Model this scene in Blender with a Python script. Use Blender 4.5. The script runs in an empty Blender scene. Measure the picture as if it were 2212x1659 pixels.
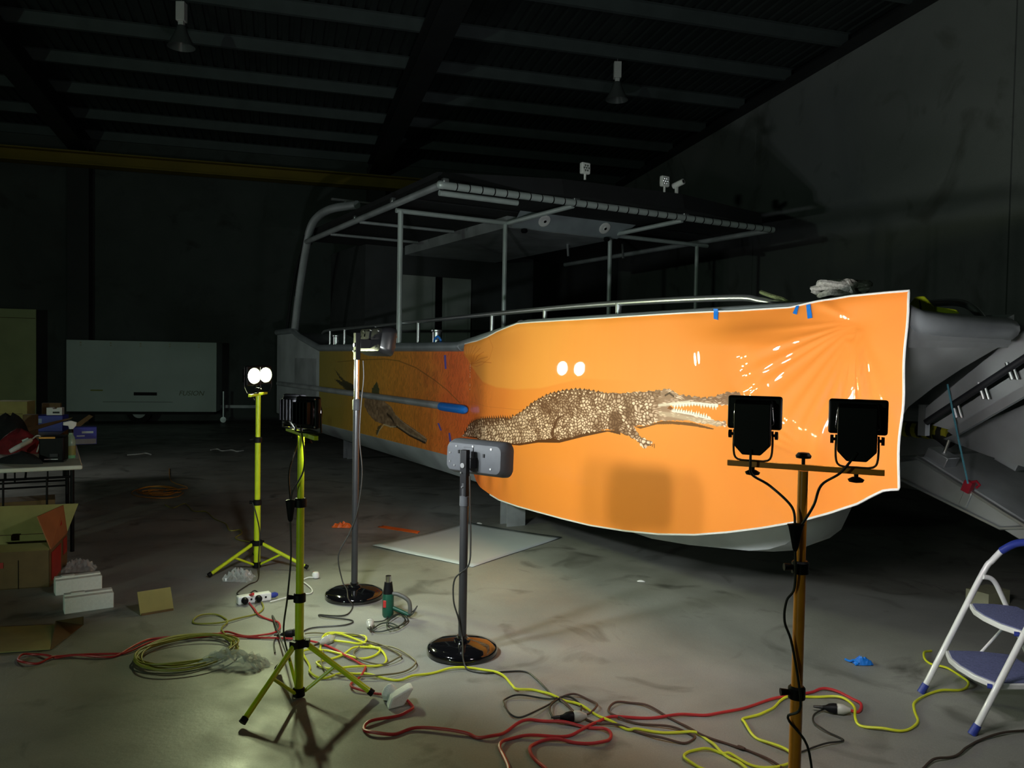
import bpy, math, random
import numpy as np
from mathutils import Vector, Matrix
random.seed(7)
S = bpy.context.scene
COL = S.collection
PI = math.pi

# ------------------------------------------------------------------ camera
F, H = 1730.0, 1.65
PIT, ROL = math.radians(1.8), math.radians(1.0)
fw = Vector((0, math.cos(PIT), -math.sin(PIT)))
r0 = Vector((1, 0, 0)); u0 = Vector((0, math.sin(PIT), math.cos(PIT)))
RT = r0*math.cos(ROL) + u0*math.sin(ROL)
UP = u0*math.cos(ROL) - r0*math.sin(ROL)
CAM = Vector((0, 0, H))
cd = bpy.data.cameras.new('camera'); co = bpy.data.objects.new('camera', cd); COL.objects.link(co)
cd.sensor_width = 36.0; cd.lens = 36.0*F/2212.0; cd.clip_start = 0.05; cd.clip_end = 200
mw = Matrix.Identity(4)
for i in range(3):
    mw[i][0] = RT[i]; mw[i][1] = UP[i]; mw[i][2] = -fw[i]; mw[i][3] = CAM[i]
co.matrix_world = mw
S.camera = co
# ------------------------------------------------------------------ world + exposure (the shed is closed: only its lamps light it)
wd = bpy.data.worlds.new('world'); S.world = wd; wd.use_nodes = True
wd.node_tree.nodes['Background'].inputs[0].default_value = (0.01, 0.012, 0.012, 1)
wd.node_tree.nodes['Background'].inputs[1].default_value = 0.1
S.view_settings.view_transform = 'Standard'; S.view_settings.look = 'None'
S.view_settings.exposure = 0.0; S.view_settings.gamma = 1.0; S.view_settings.use_curve_mapping = False
S.cycles.max_bounces = 6; S.cycles.diffuse_bounces = 4; S.cycles.glossy_bounces = 3
S.cycles.sample_clamp_indirect = 4.0
NEAR_LAMP, FAR_LAMP, FLOOD_LAMP = 880.0, 820.0, 260.0
NEAR_COL, FAR_COL, FLOOD_COL = (0.93, 1.0, 1.0), (0.88, 1.0, 0.55), (1.0, 0.95, 0.92)
# further work lamps of the same job that stand outside the frame: one behind the photographer, one far along the left side
def work_lamp(name, loc, aim, size, watts, col, spread=180.0):
    l = bpy.data.lights.new(name, 'AREA'); l.shape = 'ELLIPSE'; l.size = size[0]; l.size_y = size[1]; l.energy = watts; l.color = col; l.spread = math.radians(spread)
    o = bpy.data.objects.new(name, l); COL.objects.link(o); o.location = loc
    o.rotation_euler = (Vector(aim)-Vector(loc)).to_track_quat('-Z', 'Y').to_euler(); return o
work_lamp('work_lamp_behind', (-6.0, -4.0, 1.75), (-3.0, 10.0, 0.8), (0.26, 0.15), 46.0, (0.72, 1.0, 0.76), 115.0)
for dx in (-0.17, 0.17):
    work_lamp('work_lamp_left', (-8.05+dx*0.45, 10.38+dx*0.9, 1.8), (0.5, 7.2, 1.5), (0.2, 0.27), 9.0, (1.0, 1.0, 0.95))

def ray(x, y):
    return fw + RT*((x-1106.0)/F) - UP*((y-829.5)/F)
def G(x, y, z=0.0):                       # the spot of the level plane at height z that lies on a sight line
    d = ray(x, y); return CAM + d*((z-H)/d.z)

# ------------------------------------------------------------------ materials
MATS = {}
def mat(name, col, rough=0.5, metal=0.0, noise=0.0, scale=8.0, col2=None, bump=0.0, emit=None, trans=0.0, coat=0.0, spec=None, alpha=None, bscale=None):
    if name in MATS: return MATS[name]
    m = bpy.data.materials.new(name); m.use_nodes = True; MATS[name] = m
    nt = m.node_tree; b = nt.nodes['Principled BSDF']; L = nt.links
    b.inputs['Base Color'].default_value = (*col, 1); b.inputs['Roughness'].default_value = rough
    b.inputs['Metallic'].default_value = metal
    if coat: b.inputs['Coat Weight'].default_value = coat; b.inputs['Coat Roughness'].default_value = 0.05
    if spec is not None: b.inputs['Specular IOR Level'].default_value = spec
    if trans: b.inputs['Transmission Weight'].default_value = trans
    if alpha is not None: b.inputs['Alpha'].default_value = alpha
    if emit:
        b.inputs['Emission Color'].default_value = (*emit[0], 1); b.inputs['Emission Strength'].default_value = emit[1]
    tc = nt.nodes.new('ShaderNodeTexCoord')
    n = nt.nodes.new('ShaderNodeTexNoise'); n.inputs['Scale'].default_value = scale; n.inputs['Detail'].default_value = 6
    L.new(tc.outputs['Object'], n.inputs['Vector'])
    if noise or col2:
        c2 = col2 or tuple(c*(1-noise) for c in col)
        mx = nt.nodes.new('ShaderNodeMix'); mx.data_type = 'RGBA'
        rp = nt.nodes.new('ShaderNodeMapRange'); rp.inputs[1].default_value = 0.35; rp.inputs[2].default_value = 0.7
        L.new(n.outputs['Fac'], rp.inputs[0]); L.new(rp.outputs[0], mx.inputs[0])
        mx.inputs[6].default_value = (*col, 1); mx.inputs[7].default_value = (*c2, 1)
        L.new(mx.outputs[2], b.inputs['Base Color'])
    if bump:
        n2 = nt.nodes.new('ShaderNodeTexNoise'); n2.inputs['Scale'].default_value = bscale or scale*3; n2.inputs['Detail'].default_value = 4
        L.new(tc.outputs['Object'], n2.inputs['Vector'])
        bp = nt.nodes.new('ShaderNodeBump'); bp.inputs['Strength'].default_value = bump; bp.inputs['Distance'].default_value = 0.01
        L.new(n2.outputs['Fac'], bp.inputs['Height']); L.new(bp.outputs[0], b.inputs['Normal'])
    return m

lime = mat('lime_paint', (0.58, 0.72, 0.012), 0.35, coat=0.3, noise=0.12, scale=20)
orange_paint = mat('orange_paint', (0.85, 0.3, 0.02), 0.35, coat=0.3, noise=0.15, scale=20)
blackp = mat('black_plastic', (0.006, 0.006, 0.007), 0.5, spec=0.15, noise=0.3, scale=30)
blackg = mat('black_gloss', (0.004, 0.004, 0.005), 0.08, coat=0.6)
greyp = mat('graphite_plastic', (0.045, 0.047, 0.053), 0.6, spec=0.25, noise=0.1, scale=40)
chrome = mat('chrome_tube', (0.6, 0.6, 0.62), 0.18, 1.0, noise=0.1)
gunmetal = mat('gunmetal_tube', (0.07, 0.07, 0.075), 0.3, 0.6, noise=0.1)
steel = mat('screw_steel', (0.6, 0.6, 0.6), 0.3, 1.0)
alu = mat('bare_aluminium', (0.6, 0.64, 0.67), 0.42, 0.85, noise=0.25, scale=3, bump=0.15)
alu_d = mat('dull_aluminium', (0.5, 0.54, 0.56), 0.55, 0.45, noise=0.35, scale=2.5, bump=0.2)
alu_t = mat('aluminium_tube', (0.6, 0.63, 0.65), 0.3, 0.9, noise=0.15, scale=6)
satin = mat('satin_tube', (0.55, 0.62, 0.61), 0.38, 0.25, noise=0.12, scale=6)
hullp = mat('grey_hull_paint', (0.5, 0.55, 0.57), 0.55, noise=0.3, scale=1.8, bump=0.1)
gunw = mat('grey_gunwale_paint', (0.33, 0.37, 0.4), 0.4, 0.3, noise=0.2, scale=5)
dark = mat('dark_canvas', (0.012, 0.013, 0.015), 0.8, noise=0.3, scale=6)
darkcab = mat('cabin_grey', (0.05, 0.055, 0.058), 0.6, noise=0.3, scale=3)
palep = mat('pale_panel', (0.32, 0.35, 0.33), 0.5, noise=0.15, scale=3)
white = mat('white_plastic', (0.78, 0.79, 0.78), 0.4, noise=0.06, scale=12)
whitem = mat('white_enamel', (0.78, 0.79, 0.8), 0.28, coat=0.4, noise=0.06, scale=14)
foamw = mat('foam_white', (0.82, 0.85, 0.8), 0.85, noise=0.08, scale=60, bump=0.3)
bluer = mat('blue_rubber', (0.025, 0.045, 0.3), 0.4, noise=0.15, scale=30)
bluet = mat('blue_tread', (0.15, 0.17, 0.36), 0.75, noise=0.35, scale=90, bump=0.6)
tape = mat('blue_tape', (0.01, 0.2, 0.75), 0.5, noise=0.12, scale=40)
redc = mat('red_cord', (0.5, 0.03, 0.035), 0.45, noise=0.2, scale=10)
yelc = mat('yellow_cord', (0.66, 0.7, 0.03), 0.45, noise=0.15, scale=10)
olivec = mat('olive_cord', (0.3, 0.3, 0.04), 0.5, noise=0.3, scale=10)
blackc = mat('black_cord', (0.022, 0.022, 0.02), 0.45, noise=0.2, scale=10)
brownc = mat('brown_cord', (0.09, 0.045, 0.035), 0.5, noise=0.2, scale=10)
whitec = mat('white_cord', (0.75, 0.76, 0.76), 0.45, noise=0.05)
orangec = mat('orange_cord', (0.6, 0.25, 0.02), 0.5, noise=0.2)
card = mat('cardboard', (0.38, 0.34, 0.12), 0.8, noise=0.15, scale=10)
cardd = mat('brown_cardboard', (0.17, 0.11, 0.045), 0.8, noise=0.2, scale=10)
cardr = mat('red_print', (0.4, 0.03, 0.02), 0.6, noise=0.2, scale=8)
greent = mat('green_tool', (0.006, 0.07, 0.04), 0.4, noise=0.15, scale=30)
greyt = mat('grey_tool', (0.09, 0.09, 0.08), 0.5, noise=0.1)
clearp = mat('clear_film', (0.8, 0.84, 0.8), 0.1, alpha=0.2, noise=0.02, coat=1.0)
clearplug = mat('clear_plug', (0.75, 0.76, 0.72), 0.15, trans=0.5, noise=0.02)
board_m = mat('white_board', (0.52, 0.57, 0.6), 0.5, noise=0.05, scale=4)
vinylo = mat('orange_vinyl', (0.8, 0.14, 0.02), 0.3, noise=0.1)
bluebox_m = mat('blue_carton', (0.03, 0.04, 0.4), 0.5, noise=0.15, scale=8)
redbag = mat('red_cloth', (0.25, 0.012, 0.02), 0.8, noise=0.3, scale=15, bump=0.4)
blackbag = mat('black_cloth', (0.012, 0.011, 0.013), 0.85, noise=0.3, scale=15, bump=0.4)
rope_m = mat('grey_rope', (0.42, 0.42, 0.38), 0.9, noise=0.5, scale=60, bump=0.6)
rope_g = mat('green_rope', (0.16, 0.2, 0.08), 0.9, noise=0.4, scale=60, bump=0.6)
cyanr = mat('cyan_rope', (0.12, 0.42, 0.55), 0.7, noise=0.3, scale=60)
lime_cloth = mat('safety_lime', (0.6, 0.75, 0.02), 0.6, noise=0.2, scale=20)
trailer_m = mat('trailer_panel', (0.72, 0.86, 0.82), 0.6, noise=0.12, scale=1.2)
panel_m = mat('olive_board', (0.58, 0.66, 0.34), 0.75, noise=0.15, scale=2)
beam_m = mat('crane_yellow', (0.3, 0.21, 0.012), 0.6, noise=0.2, scale=2)
steelgal = mat('galvanised_purlin', (0.12, 0.145, 0.15), 0.5, 0.2, noise=0.2, scale=3)
rafter_m = mat('dark_rafter_paint', (0.03, 0.032, 0.035), 0.6, noise=0.2, scale=3)
roof_m = mat('roof_sheet', (0.05, 0.062, 0.062), 0.5, 0.3, noise=0.25, scale=1.5)
spotw = mat('spot_white', (0.8, 0.82, 0.8), 0.35, noise=0.05)
green_liq = mat('green_liquid', (0.02, 0.75, 0.2), 0.2, noise=0.05)
clearb = mat('clear_bottle', (0.5, 0.8, 0.6), 0.1, alpha=0.45, noise=0.02, coat=1.0)

def concrete(name, c1, c2, c3, s1, s2, rough, bump):
    m = bpy.data.materials.new(name); m.use_nodes = True; nt = m.node_tree; L = nt.links
    b = nt.nodes['Principled BSDF']; b.inputs['Specular IOR Level'].default_value = 0.35
    tc = nt.nodes.new('ShaderNodeTexCoord')
    def noise(s, d, dist=0.0):
        n = nt.nodes.new('ShaderNodeTexNoise'); n.inputs['Scale'].default_value = s; n.inputs['Detail'].default_value = d
        n.inputs['Distortion'].default_value = dist; L.new(tc.outputs['Object'], n.inputs['Vector']); return n
    def ramp(n, lo, hi):
        r = nt.nodes.new('ShaderNodeMapRange'); r.inputs[1].default_value = lo; r.inputs[2].default_value = hi
        L.new(n.outputs['Fac'], r.inputs[0]); return r
    def mix(f, a, bb):
        x = nt.nodes.new('ShaderNodeMix'); x.data_type = 'RGBA'; L.new(f.outputs[0], x.inputs[0])
        for i, v in ((6, a), (7, bb)):
            if isinstance(v, tuple): x.inputs[i].default_value = (*v, 1)
            else: L.new(v.outputs[2], x.inputs[i])
        return x
    a = mix(ramp(noise(s1, 8, 0.6), 0.35, 0.68), c1, c2)
    a2 = mix(ramp(noise(s2, 7, 1.8), 0.56, 0.74), a, c3)
    fine = noise(140, 2); 
    a3 = nt.nodes.new('ShaderNodeMix'); a3.data_type = 'RGBA'; a3.blend_type = 'MULTIPLY'; a3.inputs[0].default_value = 0.35
    L.new(a2.outputs[2], a3.inputs[6]); L.new(fine.outputs['Fac'], a3.inputs[7])
    L.new(a3.outputs[2], b.inputs['Base Color'])
    rr = ramp(noise(3.0, 5), 0.3, 0.7); rr.inputs[3].default_value = rough-0.12; rr.inputs[4].default_value = rough+0.15
    L.new(rr.outputs[0], b.inputs['Roughness'])
    bp = nt.nodes.new('ShaderNodeBump'); bp.inputs['Strength'].default_value = bump; bp.inputs['Distance'].default_value = 0.01
    L.new(noise(35, 6).outputs['Fac'], bp.inputs['Height']); L.new(bp.outputs[0], b.inputs['Normal'])
    return m
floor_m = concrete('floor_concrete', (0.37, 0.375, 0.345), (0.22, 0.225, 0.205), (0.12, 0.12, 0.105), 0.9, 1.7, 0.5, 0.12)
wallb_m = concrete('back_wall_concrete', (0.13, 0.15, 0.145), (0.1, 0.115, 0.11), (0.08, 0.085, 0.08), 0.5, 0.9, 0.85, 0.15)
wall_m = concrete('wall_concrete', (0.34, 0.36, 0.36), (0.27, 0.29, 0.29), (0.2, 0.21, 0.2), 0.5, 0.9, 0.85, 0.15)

# ------------------------------------------------------------------ mesh helpers
class M:
    def __init__(s): s.v = []; s.f = []
    def add(s, vs, fs):
        o = len(s.v); s.v += [tuple(v) for v in vs]; s.f += [tuple(i+o for i in f) for f in fs]; return s
    def box(s, c, d, mx=None, rz=0.0):
        c = Vector(c); hx, hy, hz = d[0]/2, d[1]/2, d[2]/2
        R = mx if mx is not None else Matrix.Rotation(rz, 3, 'Z')
        vs = [c + R @ Vector((x*hx, y*hy, z*hz)) for x, y, z in ((-1,-1,-1),(1,-1,-1),(1,1,-1),(-1,1,-1),(-1,-1,1),(1,-1,1),(1,1,1),(-1,1,1))]
        return s.add(vs, [(0,3,2,1),(4,5,6,7),(0,1,5,4),(1,2,6,5),(2,3,7,6),(3,0,4,7)])
    def prism(s, poly, ext, to3):          # poly of (p,q), extruded from ext[0] to ext[1]; to3(p,q,e)->point
        n = len(poly)
        vs = [to3(p, q, ext[0]) for p, q in poly] + [to3(p, q, ext[1]) for p, q in poly]
        fs = [tuple(range(n))[::-1], tuple(range(n, 2*n))] + [(i, (i+1) % n, n+(i+1) % n, n+i) for i in range(n)]
        return s.add(vs, fs)
    def tube(s, pts, r, seg=8, closed=False):
        P = [Vector(p) for p in pts]; n = len(P)
        rs = r if isinstance(r, (list, tuple)) else [r]*n
        T = []
        for i in range(n):
            a = P[(i-1) % n] if (closed or i > 0) else P[i]; b = P[(i+1) % n] if (closed or i < n-1) else P[i]
            t = b-a; T.append(t.normalized() if t.length > 1e-9 else Vector((0, 0, 1)))
        ref = Vector((0, 0, 1)) if abs(T[0].z) < 0.9 else Vector((1, 0, 0))
        N = (ref - T[0]*ref.dot(T[0])).normalized(); vs = []
        for i in range(n):
            N = N - T[i]*N.dot(T[i])
            N = N.normalized() if N.length > 1e-6 else T[i].orthogonal().normalized()
            Bn = T[i].cross(N)
            for k in range(seg):
                a = 2*PI*k/seg; vs.append(P[i] + (N*math.cos(a) + Bn*math.sin(a))*rs[i])
        fs = []
        for i in range(n if closed else n-1):
            j = (i+1) % n
            for k in range(seg):
                k2 = (k+1) % seg; fs.append((i*seg+k, i*seg+k2, j*seg+k2, j*seg+k))
        if not closed:
            fs.append(tuple(range(seg))[::-1]); fs.append(tuple((n-1)*seg+k for k in range(seg)))
        return s.add(vs, fs)
    def cyl(s, a, b, ra, rb=None, seg=16): return s.tube([a, b], [ra, rb if rb is not None else ra], seg)
    def lathe(s, prof, o=(0,0,0), mx=None, seg=32, sx=1.0, sy=1.0):     # profile (r,z), axis z
        o = Vector(o); R = mx if mx is not None else Matrix.Identity(3); vs = []; n = len(prof)
        for r, z in prof:
            for k in range(seg):
                a = 2*PI*k/seg; vs.append(o + R @ Vector((r*math.cos(a)*sx, r*math.sin(a)*sy, z)))
        fs = [(i*seg+k, i*seg+(k+1) % seg, (i+1)*seg+(k+1) % seg, (i+1)*seg+k) for i in range(n-1) for k in range(seg)]
        fs.append(tuple(range(seg))[::-1]); fs.append(tuple((n-1)*seg+k for k in range(seg)))
        return s.add(vs, fs)
def obj(name, m, material, parent=None, smooth=False, bevel=0.0, loc=None, rz=None):
    me = bpy.data.meshes.new(name); me.from_pydata(m.v, [], m.f); me.update()
    import bmesh
    bm = bmesh.new(); bm.from_mesh(me); bmesh.ops.recalc_face_normals(bm, faces=bm.faces); bm.to_mesh(me); bm.free()
    me.materials.append(material)
    o = bpy.data.objects.new(name, me); COL.objects.link(o)
    if smooth:
        me.polygons.foreach_set('use_smooth', [True]*len(me.polygons))
        try: me.set_sharp_from_angle(angle=math.radians(42))
        except Exception: pass
    if bevel:
        b = o.modifiers.new('bevel', 'BEVEL'); b.width = bevel; b.segments = 3; b.limit_method = 'ANGLE'
        me.polygons.foreach_set('use_smooth', [True]*len(me.polygons)); 
        try: me.set_sharp_from_angle(angle=math.radians(60))
        except Exception: pass
    if parent: o.parent = parent
    if loc is not None: o.location = loc
    if rz is not None: o.rotation_euler = (0, 0, rz)
    return o
def tag(o, label, cat, group=None):
    o['label'] = label; o['category'] = cat
    if group: o['group'] = group
    return o
def thing(name, label, cat, loc=(0, 0, 0), rz=0.0, group=None):
    o = bpy.data.objects.new(name, None); COL.objects.link(o); o.location = loc; o.rotation_euler = (0, 0, rz)
    o.empty_display_size = 0.1
    return tag(o, label, cat, group)
def struct(name, m, material, parent=None, **k):
    o = obj(name, m, material, parent, **k)
    if parent is None: o['kind'] = 'structure'
    return o
def smoothpts(P, n=6, closed=False):
    P = [Vector(p) for p in P]; out = []; N = len(P)
    for i in range(N if closed else N-1):
        if closed: a, b, c, d = P[(i-1) % N], P[i], P[(i+1) % N], P[(i+2) % N]
        else: a, b, c, d = P[max(i-1, 0)], P[i], P[i+1], P[min(i+2, N-1)]
        for k in range(n):
            t = k/n
            out.append(0.5*((2*b) + (c-a)*t + (2*a-5*b+4*c-d)*t*t + (3*b-a-3*c+d)*t**3))
    if not closed: out.append(P[-1])
    return out

# ------------------------------------------------------------------ the shed (its axes turned 16.4 degrees from the view)
TH = math.radians(16.4)
def SH(x, s, z): return Vector((x*math.cos(TH) - s*math.sin(TH), x*math.sin(TH) + s*math.cos(TH), z))
XL, XR, SN, SF = -18.0, 9.25, -7.0, 21.0
def zr(s): return 6.62 + math.tan(math.radians(2.5))*(SF-s)
def quadbox(m, x0, x1, s0, s1, za, zb):
    vs = [SH(x, s, z) for z in (za, zb) for x, s in ((x0, s0), (x1, s0), (x1, s1), (x0, s1))]
    return m.add(vs, [(0,3,2,1),(4,5,6,7),(0,1,5,4),(1,2,6,5),(2,3,7,6),(3,0,4,7)])
struct('floor', quadbox(M(), XL, XR, SN, SF, -0.2, 0.0), floor_m)
def empty_struct(name):
    o = bpy.data.objects.new(name, None); COL.objects.link(o); o['kind'] = 'structure'; return o
wr = empty_struct('wall_right')
edges = [SN, -3.2, 2.6, 8.35, 14.3, SF]
for a, b in zip(edges[:-1], edges[1:]):
    m = M(); g = 0.012
    vs = [SH(x, s, z) for x in (XR, XR+0.18) for s, z in ((a+g, 0), (b-g, 0), (b-g, zr(b)+0.1), (a+g, zr(a)+0.1))]
    m.add(vs, [(0,1,2,3),(7,6,5,4),(0,4,5,1),(1,5,6,2),(2,6,7,3),(3,7,4,0)])
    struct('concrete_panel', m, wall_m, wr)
struct('joint_backing', quadbox(M(), XR+0.16, XR+0.24, SN, SF, 0, 8), rafter_m, wr)
wb = empty_struct('wall_back')
edges = [XL, -11.2, -4.4, 2.4, XR]
for a, b in zip(edges[:-1], edges[1:]):
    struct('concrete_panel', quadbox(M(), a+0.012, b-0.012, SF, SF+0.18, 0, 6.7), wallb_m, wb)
struct('joint_backing', quadbox(M(), XL, XR, SF+0.16, SF+0.24, 0, 6.7), rafter_m, wb)
for x in (-11.2, -4.4, 2.4):
    struct('column', quadbox(quadbox(quadbox(M(), x-0.22, x+0.22, SF-0.42, SF-0.4, 0, 6.5), x-0.02, x+0.02, SF-0.4, SF-0.02, 0, 6.5), x-0.22, x+0.22, SF-0.02, SF, 0, 6.5), rafter_m, wb)
struct('crane_beam', quadbox(quadbox(quadbox(M(), XL, XR, SF-0.85, SF-0.45, 6.12, 6.15), XL, XR, SF-0.66, SF-0.64, 5.88, 6.12), XL, XR, SF-0.85, SF-0.45, 5.85, 5.88), beam_m, wb)
struct('wall_left', quadbox(M(), XL-0.18, XL, SN, SF, 0, 8), wall_m)
struct('wall_front', quadbox(M(), XL, XR, SN-0.18, SN, 0, 8), wall_m)
# ceiling: ribbed sheeting, purlins, rafters
ce = empty_struct('ceiling')
m = M(); prof = []; x = XL
while x < XR:
    prof += [(x, 0.0), (x+0.1, 0.0), (x+0.115, 0.03), (x+0.175, 0.03)]; x += 0.19
prof.append((XR, 0.0))
for s0, s1 in ((SN, 0.0), (0.0, 7.0), (7.0, 14.0), (14.0, SF+0.2)):
    vs = [SH(px, s, zr(s)+0.2+pz) for s in (s0, s1) for px, pz in prof]; n = len(prof)
    m.add(vs, [(i, i+1, n+i+1, n+i) for i in range(n-1)])
struct('roof_sheet', m, roof_m, ce)
struct('roof_skin', M().add([SH(XL, SN, zr(SN)+0.25), SH(XR, SN, zr(SN)+0.25), SH(XR, SF+.2, zr(SF)+0.25), SH(XL, SF+.2, zr(SF)+0.25)], [(0, 1, 2, 3)]), roof_m, ce)
s = 20.95
while s > SN:
    z = zr(s)
    m = quadbox(quadbox(quadbox(M(), XL, XR-0.02, s-0.002, s+0.002, z, z+0.2), XL, XR-0.02, s, s+0.075, z, z+0.004), XL, XR-0.02, s-0.07, s, z+0.196, z+0.2)
    struct('purlin', m, steelgal, ce); s -= 1.56
for x in (-11.2, -4.4, 2.4):
    def slab(x0, x1, d0, d1):
        vs = [SH(xx, ss, zr(ss)+dz) for dz in (d0, d1) for xx, ss in ((x0, SN), (x1, SN), (x1, SF), (x0, SF))]
        return vs, [(0,3,2,1),(4,5,6,7),(0,1,5,4),(1,2,6,5),(2,3,7,6),(3,0,4,7)]
    m = M(); m.add(*slab(x-0.2, x+0.2, -0.02, 0.0)); m.add(*slab(x-0.015, x+0.015, -0.36, -0.02)); m.add(*slab(x-0.2, x+0.2, -0.38, -0.36))
    struct('rafter', m, rafter_m, ce)
m = M()
vs = [SH(xx, ss, zr(ss)+dz) for dz in (-0.12, 0.02) for xx, ss in ((XR-0.14, SN), (XR-0.01, SN), (XR-0.01, SF), (XR-0.14, SF))]
m.add(vs, [(0,3,2,1),(4,5,6,7),(0,1,5,4),(1,2,6,5),(2,3,7,6),(3,0,4,7)])
struct('wall_angle', m, rafter_m, ce)

# hanging high-bay lamps
def high_bay(x, s, label):
    z = zr(s)
    t = thing('high_bay_lamp', label, 'ceiling lamp', SH(x, s, z), 0, 'unlit high bay lamps under the roof')
    obj('hook', M().cyl((0,0,0.0), (0,0,-0.06), 0.008), steel, t)
    obj('ballast', M().box((0,0,-0.2), (0.13,0.13,0.28)).box((0,0,-0.37), (0.08,0.08,0.06)), white, t, bevel=0.008)
    obj('reflector', M().lathe([(0.05,0), (0.07,-0.02), (0.1,-0.12), (0.16,-0.24), (0.2,-0.32), (0.195,-0.32), (0.15,-0.23), (0.09,-0.12), (0.04,-0.03)], (0,0,-0.4)), mat('smoky_reflector', (0.16,0.18,0.18), 0.3, trans=0.3, noise=0.05), t, smooth=True)
high_bay(-1.41, 13.12, 'pale box and dome lamp hanging high up at the upper left')
high_bay(5.72, 13.2, 'pale box and dome lamp hanging under the roof above the boat bow')

# ------------------------------------------------------------------ the print: one picture in sheet metres (L along the side, z up), painted here pixel by pixel
PR = {}
PR['body'] = [(-0.524,0.851),(-0.427,0.904),(-0.364,0.976),(-0.254,1.028),(-0.07,1.064),(0.222,1.095),(0.495,1.12),(0.6,1.12),(0.702,1.151),(0.8,1.192),(0.989,1.286),(1.215,1.365),(1.428,1.405),(1.631,1.427),(1.824,1.422),(1.971,1.412),(2.146,1.414),(2.345,1.434),(2.501,1.446),(2.621,1.461),(2.693,1.471),(2.73,1.456),(2.794,1.439),(2.93,1.431),(3.061,1.429),(3.185,1.451),(3.28,1.471),(3.372,1.484),(3.404,1.481),(3.41,1.446),(3.306,1.397),(3.187,1.388),(3.062,1.386),(2.932,1.388),(2.796,1.367),(2.712,1.36),(2.686,1.339),(2.798,1.324),(2.934,1.317),(3.065,1.304),(3.19,1.298),(3.262,1.297),(3.263,1.265),(3.167,1.262),(3.066,1.268),(2.936,1.272),(2.8,1.271),(2.657,1.255),(2.584,1.24),(2.479,1.206),(2.337,1.195),(2.386,1.158),(2.435,1.121),(2.544,1.106),(2.552,1.092),(2.491,1.065),(2.477,1.049),(2.421,1.074),(2.356,1.103),(2.258,1.125),(2.19,1.135),(2.052,1.15),(1.927,1.123),(1.741,1.09),(1.605,1.049),(1.421,1.008),(1.314,1.016),(1.116,0.979),(0.858,0.929),(0.504,0.887),(0.314,0.874),(0.085,0.88),(-0.125,0.888),(-0.312,0.871)]
PR['jaw_shadow'] = [(2.353,1.191),(2.479,1.206),(2.584,1.24),(2.657,1.255),(2.936,1.264),(3.143,1.244),(3.13,1.237),(2.937,1.243),(2.744,1.24),(2.585,1.225),(2.417,1.181)]
PR['mouth'] = [(2.686,1.339),(2.712,1.359),(2.755,1.336),(2.825,1.326),(2.798,1.319)]
PR['armpit'] = [(2.056,1.269),(2.117,1.284),(2.185,1.278),(2.23,1.197),(2.155,1.18),(2.19,1.13),(2.052,1.145)]
PR['haunch'] = [(1.352,1.172),(1.497,1.218),(1.601,1.158),(1.524,1.036),(1.421,1.008),(1.303,1.021),(1.322,1.101)]
PR['haunch_dark'] = [(1.311,1.1),(1.362,1.181),(1.497,1.226),(1.384,1.165),(1.338,1.09),(1.331,1.029),(1.442,1.014),(1.314,1.016),(1.274,1.048)]
PR['ridge'] = [(0.6,1.126),(0.8,1.192),(0.989,1.28),(1.215,1.357),(1.429,1.399),(1.631,1.419),(1.824,1.416),(1.825,1.383),(1.633,1.385),(1.43,1.358),(1.216,1.311),(0.991,1.223),(0.802,1.141),(0.601,1.113)]
PR['tailtop'] = [(-0.427,0.904),(-0.364,0.976),(-0.254,1.028),(-0.07,1.064),(0.222,1.095),(0.495,1.12),(0.6,1.117),(0.55,1.077),(0.224,1.037),(-0.068,1.0),(-0.283,0.939)]
PR['eye'] = [(2.709,1.421)]
PR['teeth_up'] = [(2.74,1.364),(2.851,1.375),(2.932,1.386),(3.011,1.387),(3.1,1.385),(3.175,1.387)]
PR['teeth_lo'] = [(2.741,1.33),(2.853,1.325),(2.934,1.321),(3.013,1.313),(3.103,1.303)]
PR['paw'] = [(2.435,1.121),(2.544,1.106),(2.552,1.092),(2.491,1.065),(2.477,1.049),(2.421,1.074)]
PR['fishcurve'] = [(-0.332,1.569),(-0.141,1.487),(0.041,1.42),(0.336,1.378),(0.676,1.375),(0.912,1.385),(0.296,1.383),(0.617,1.376),(0.986,1.386)]
PR['fin'] = [(-0.332,1.581),(-0.448,1.719),(-0.312,1.793),(0.151,1.849),(0.239,1.754),(0.182,1.648),(0.01,1.593),(-0.171,1.569)]
PR['redtop'] = [(-0.952,1.765),(-0.478,1.769),(-0.312,1.787),(-0.448,1.719),(-0.332,1.569)]
PR['wrap_croc'] = [(-1.373,0.723),(-1.381,0.75),(-1.693,0.814),(-2.071,0.885),(-2.311,0.943),(-2.437,1.027),(-2.694,1.09),(-3.008,1.137),(-3.386,1.135),(-3.454,0.998),(-3.232,0.879),(-2.997,0.815),(-2.728,0.804),(-2.471,0.793),(-2.266,0.81),(-1.875,0.739),(-1.44,0.685)]
PR['wrap_leg'] = [(-2.75,0.802),(-2.814,0.749),(-2.923,0.643),(-2.992,0.669),(-2.904,0.757)]
PR['wrap_tail'] = [(-4.744,1.31),(-4.392,1.285),(-3.949,1.23),(-3.485,1.181),(-3.484,1.13),(-4.164,1.168),(-4.447,1.229)]
PR['wrap_tail2'] = [(-4.749,1.458),(-4.28,1.306),(-3.844,1.251),(-3.843,1.217),(-4.222,1.237),(-4.509,1.336)]
PR['wrap_fin'] = [(-3.15,1.228),(-2.969,1.332),(-2.875,1.223),(-2.873,1.176),(-3.147,1.146)]
PR['wrap_arc'] = [(-2.213,1.598),(-1.718,1.531),(-1.196,1.404),(-0.875,1.309),(-0.572,1.193)]
PR['wrap_red'] = [(-1.339,1.704),(-0.883,1.547),(-0.698,1.446),(-0.572,1.193),(-0.449,0.946)]
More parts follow.
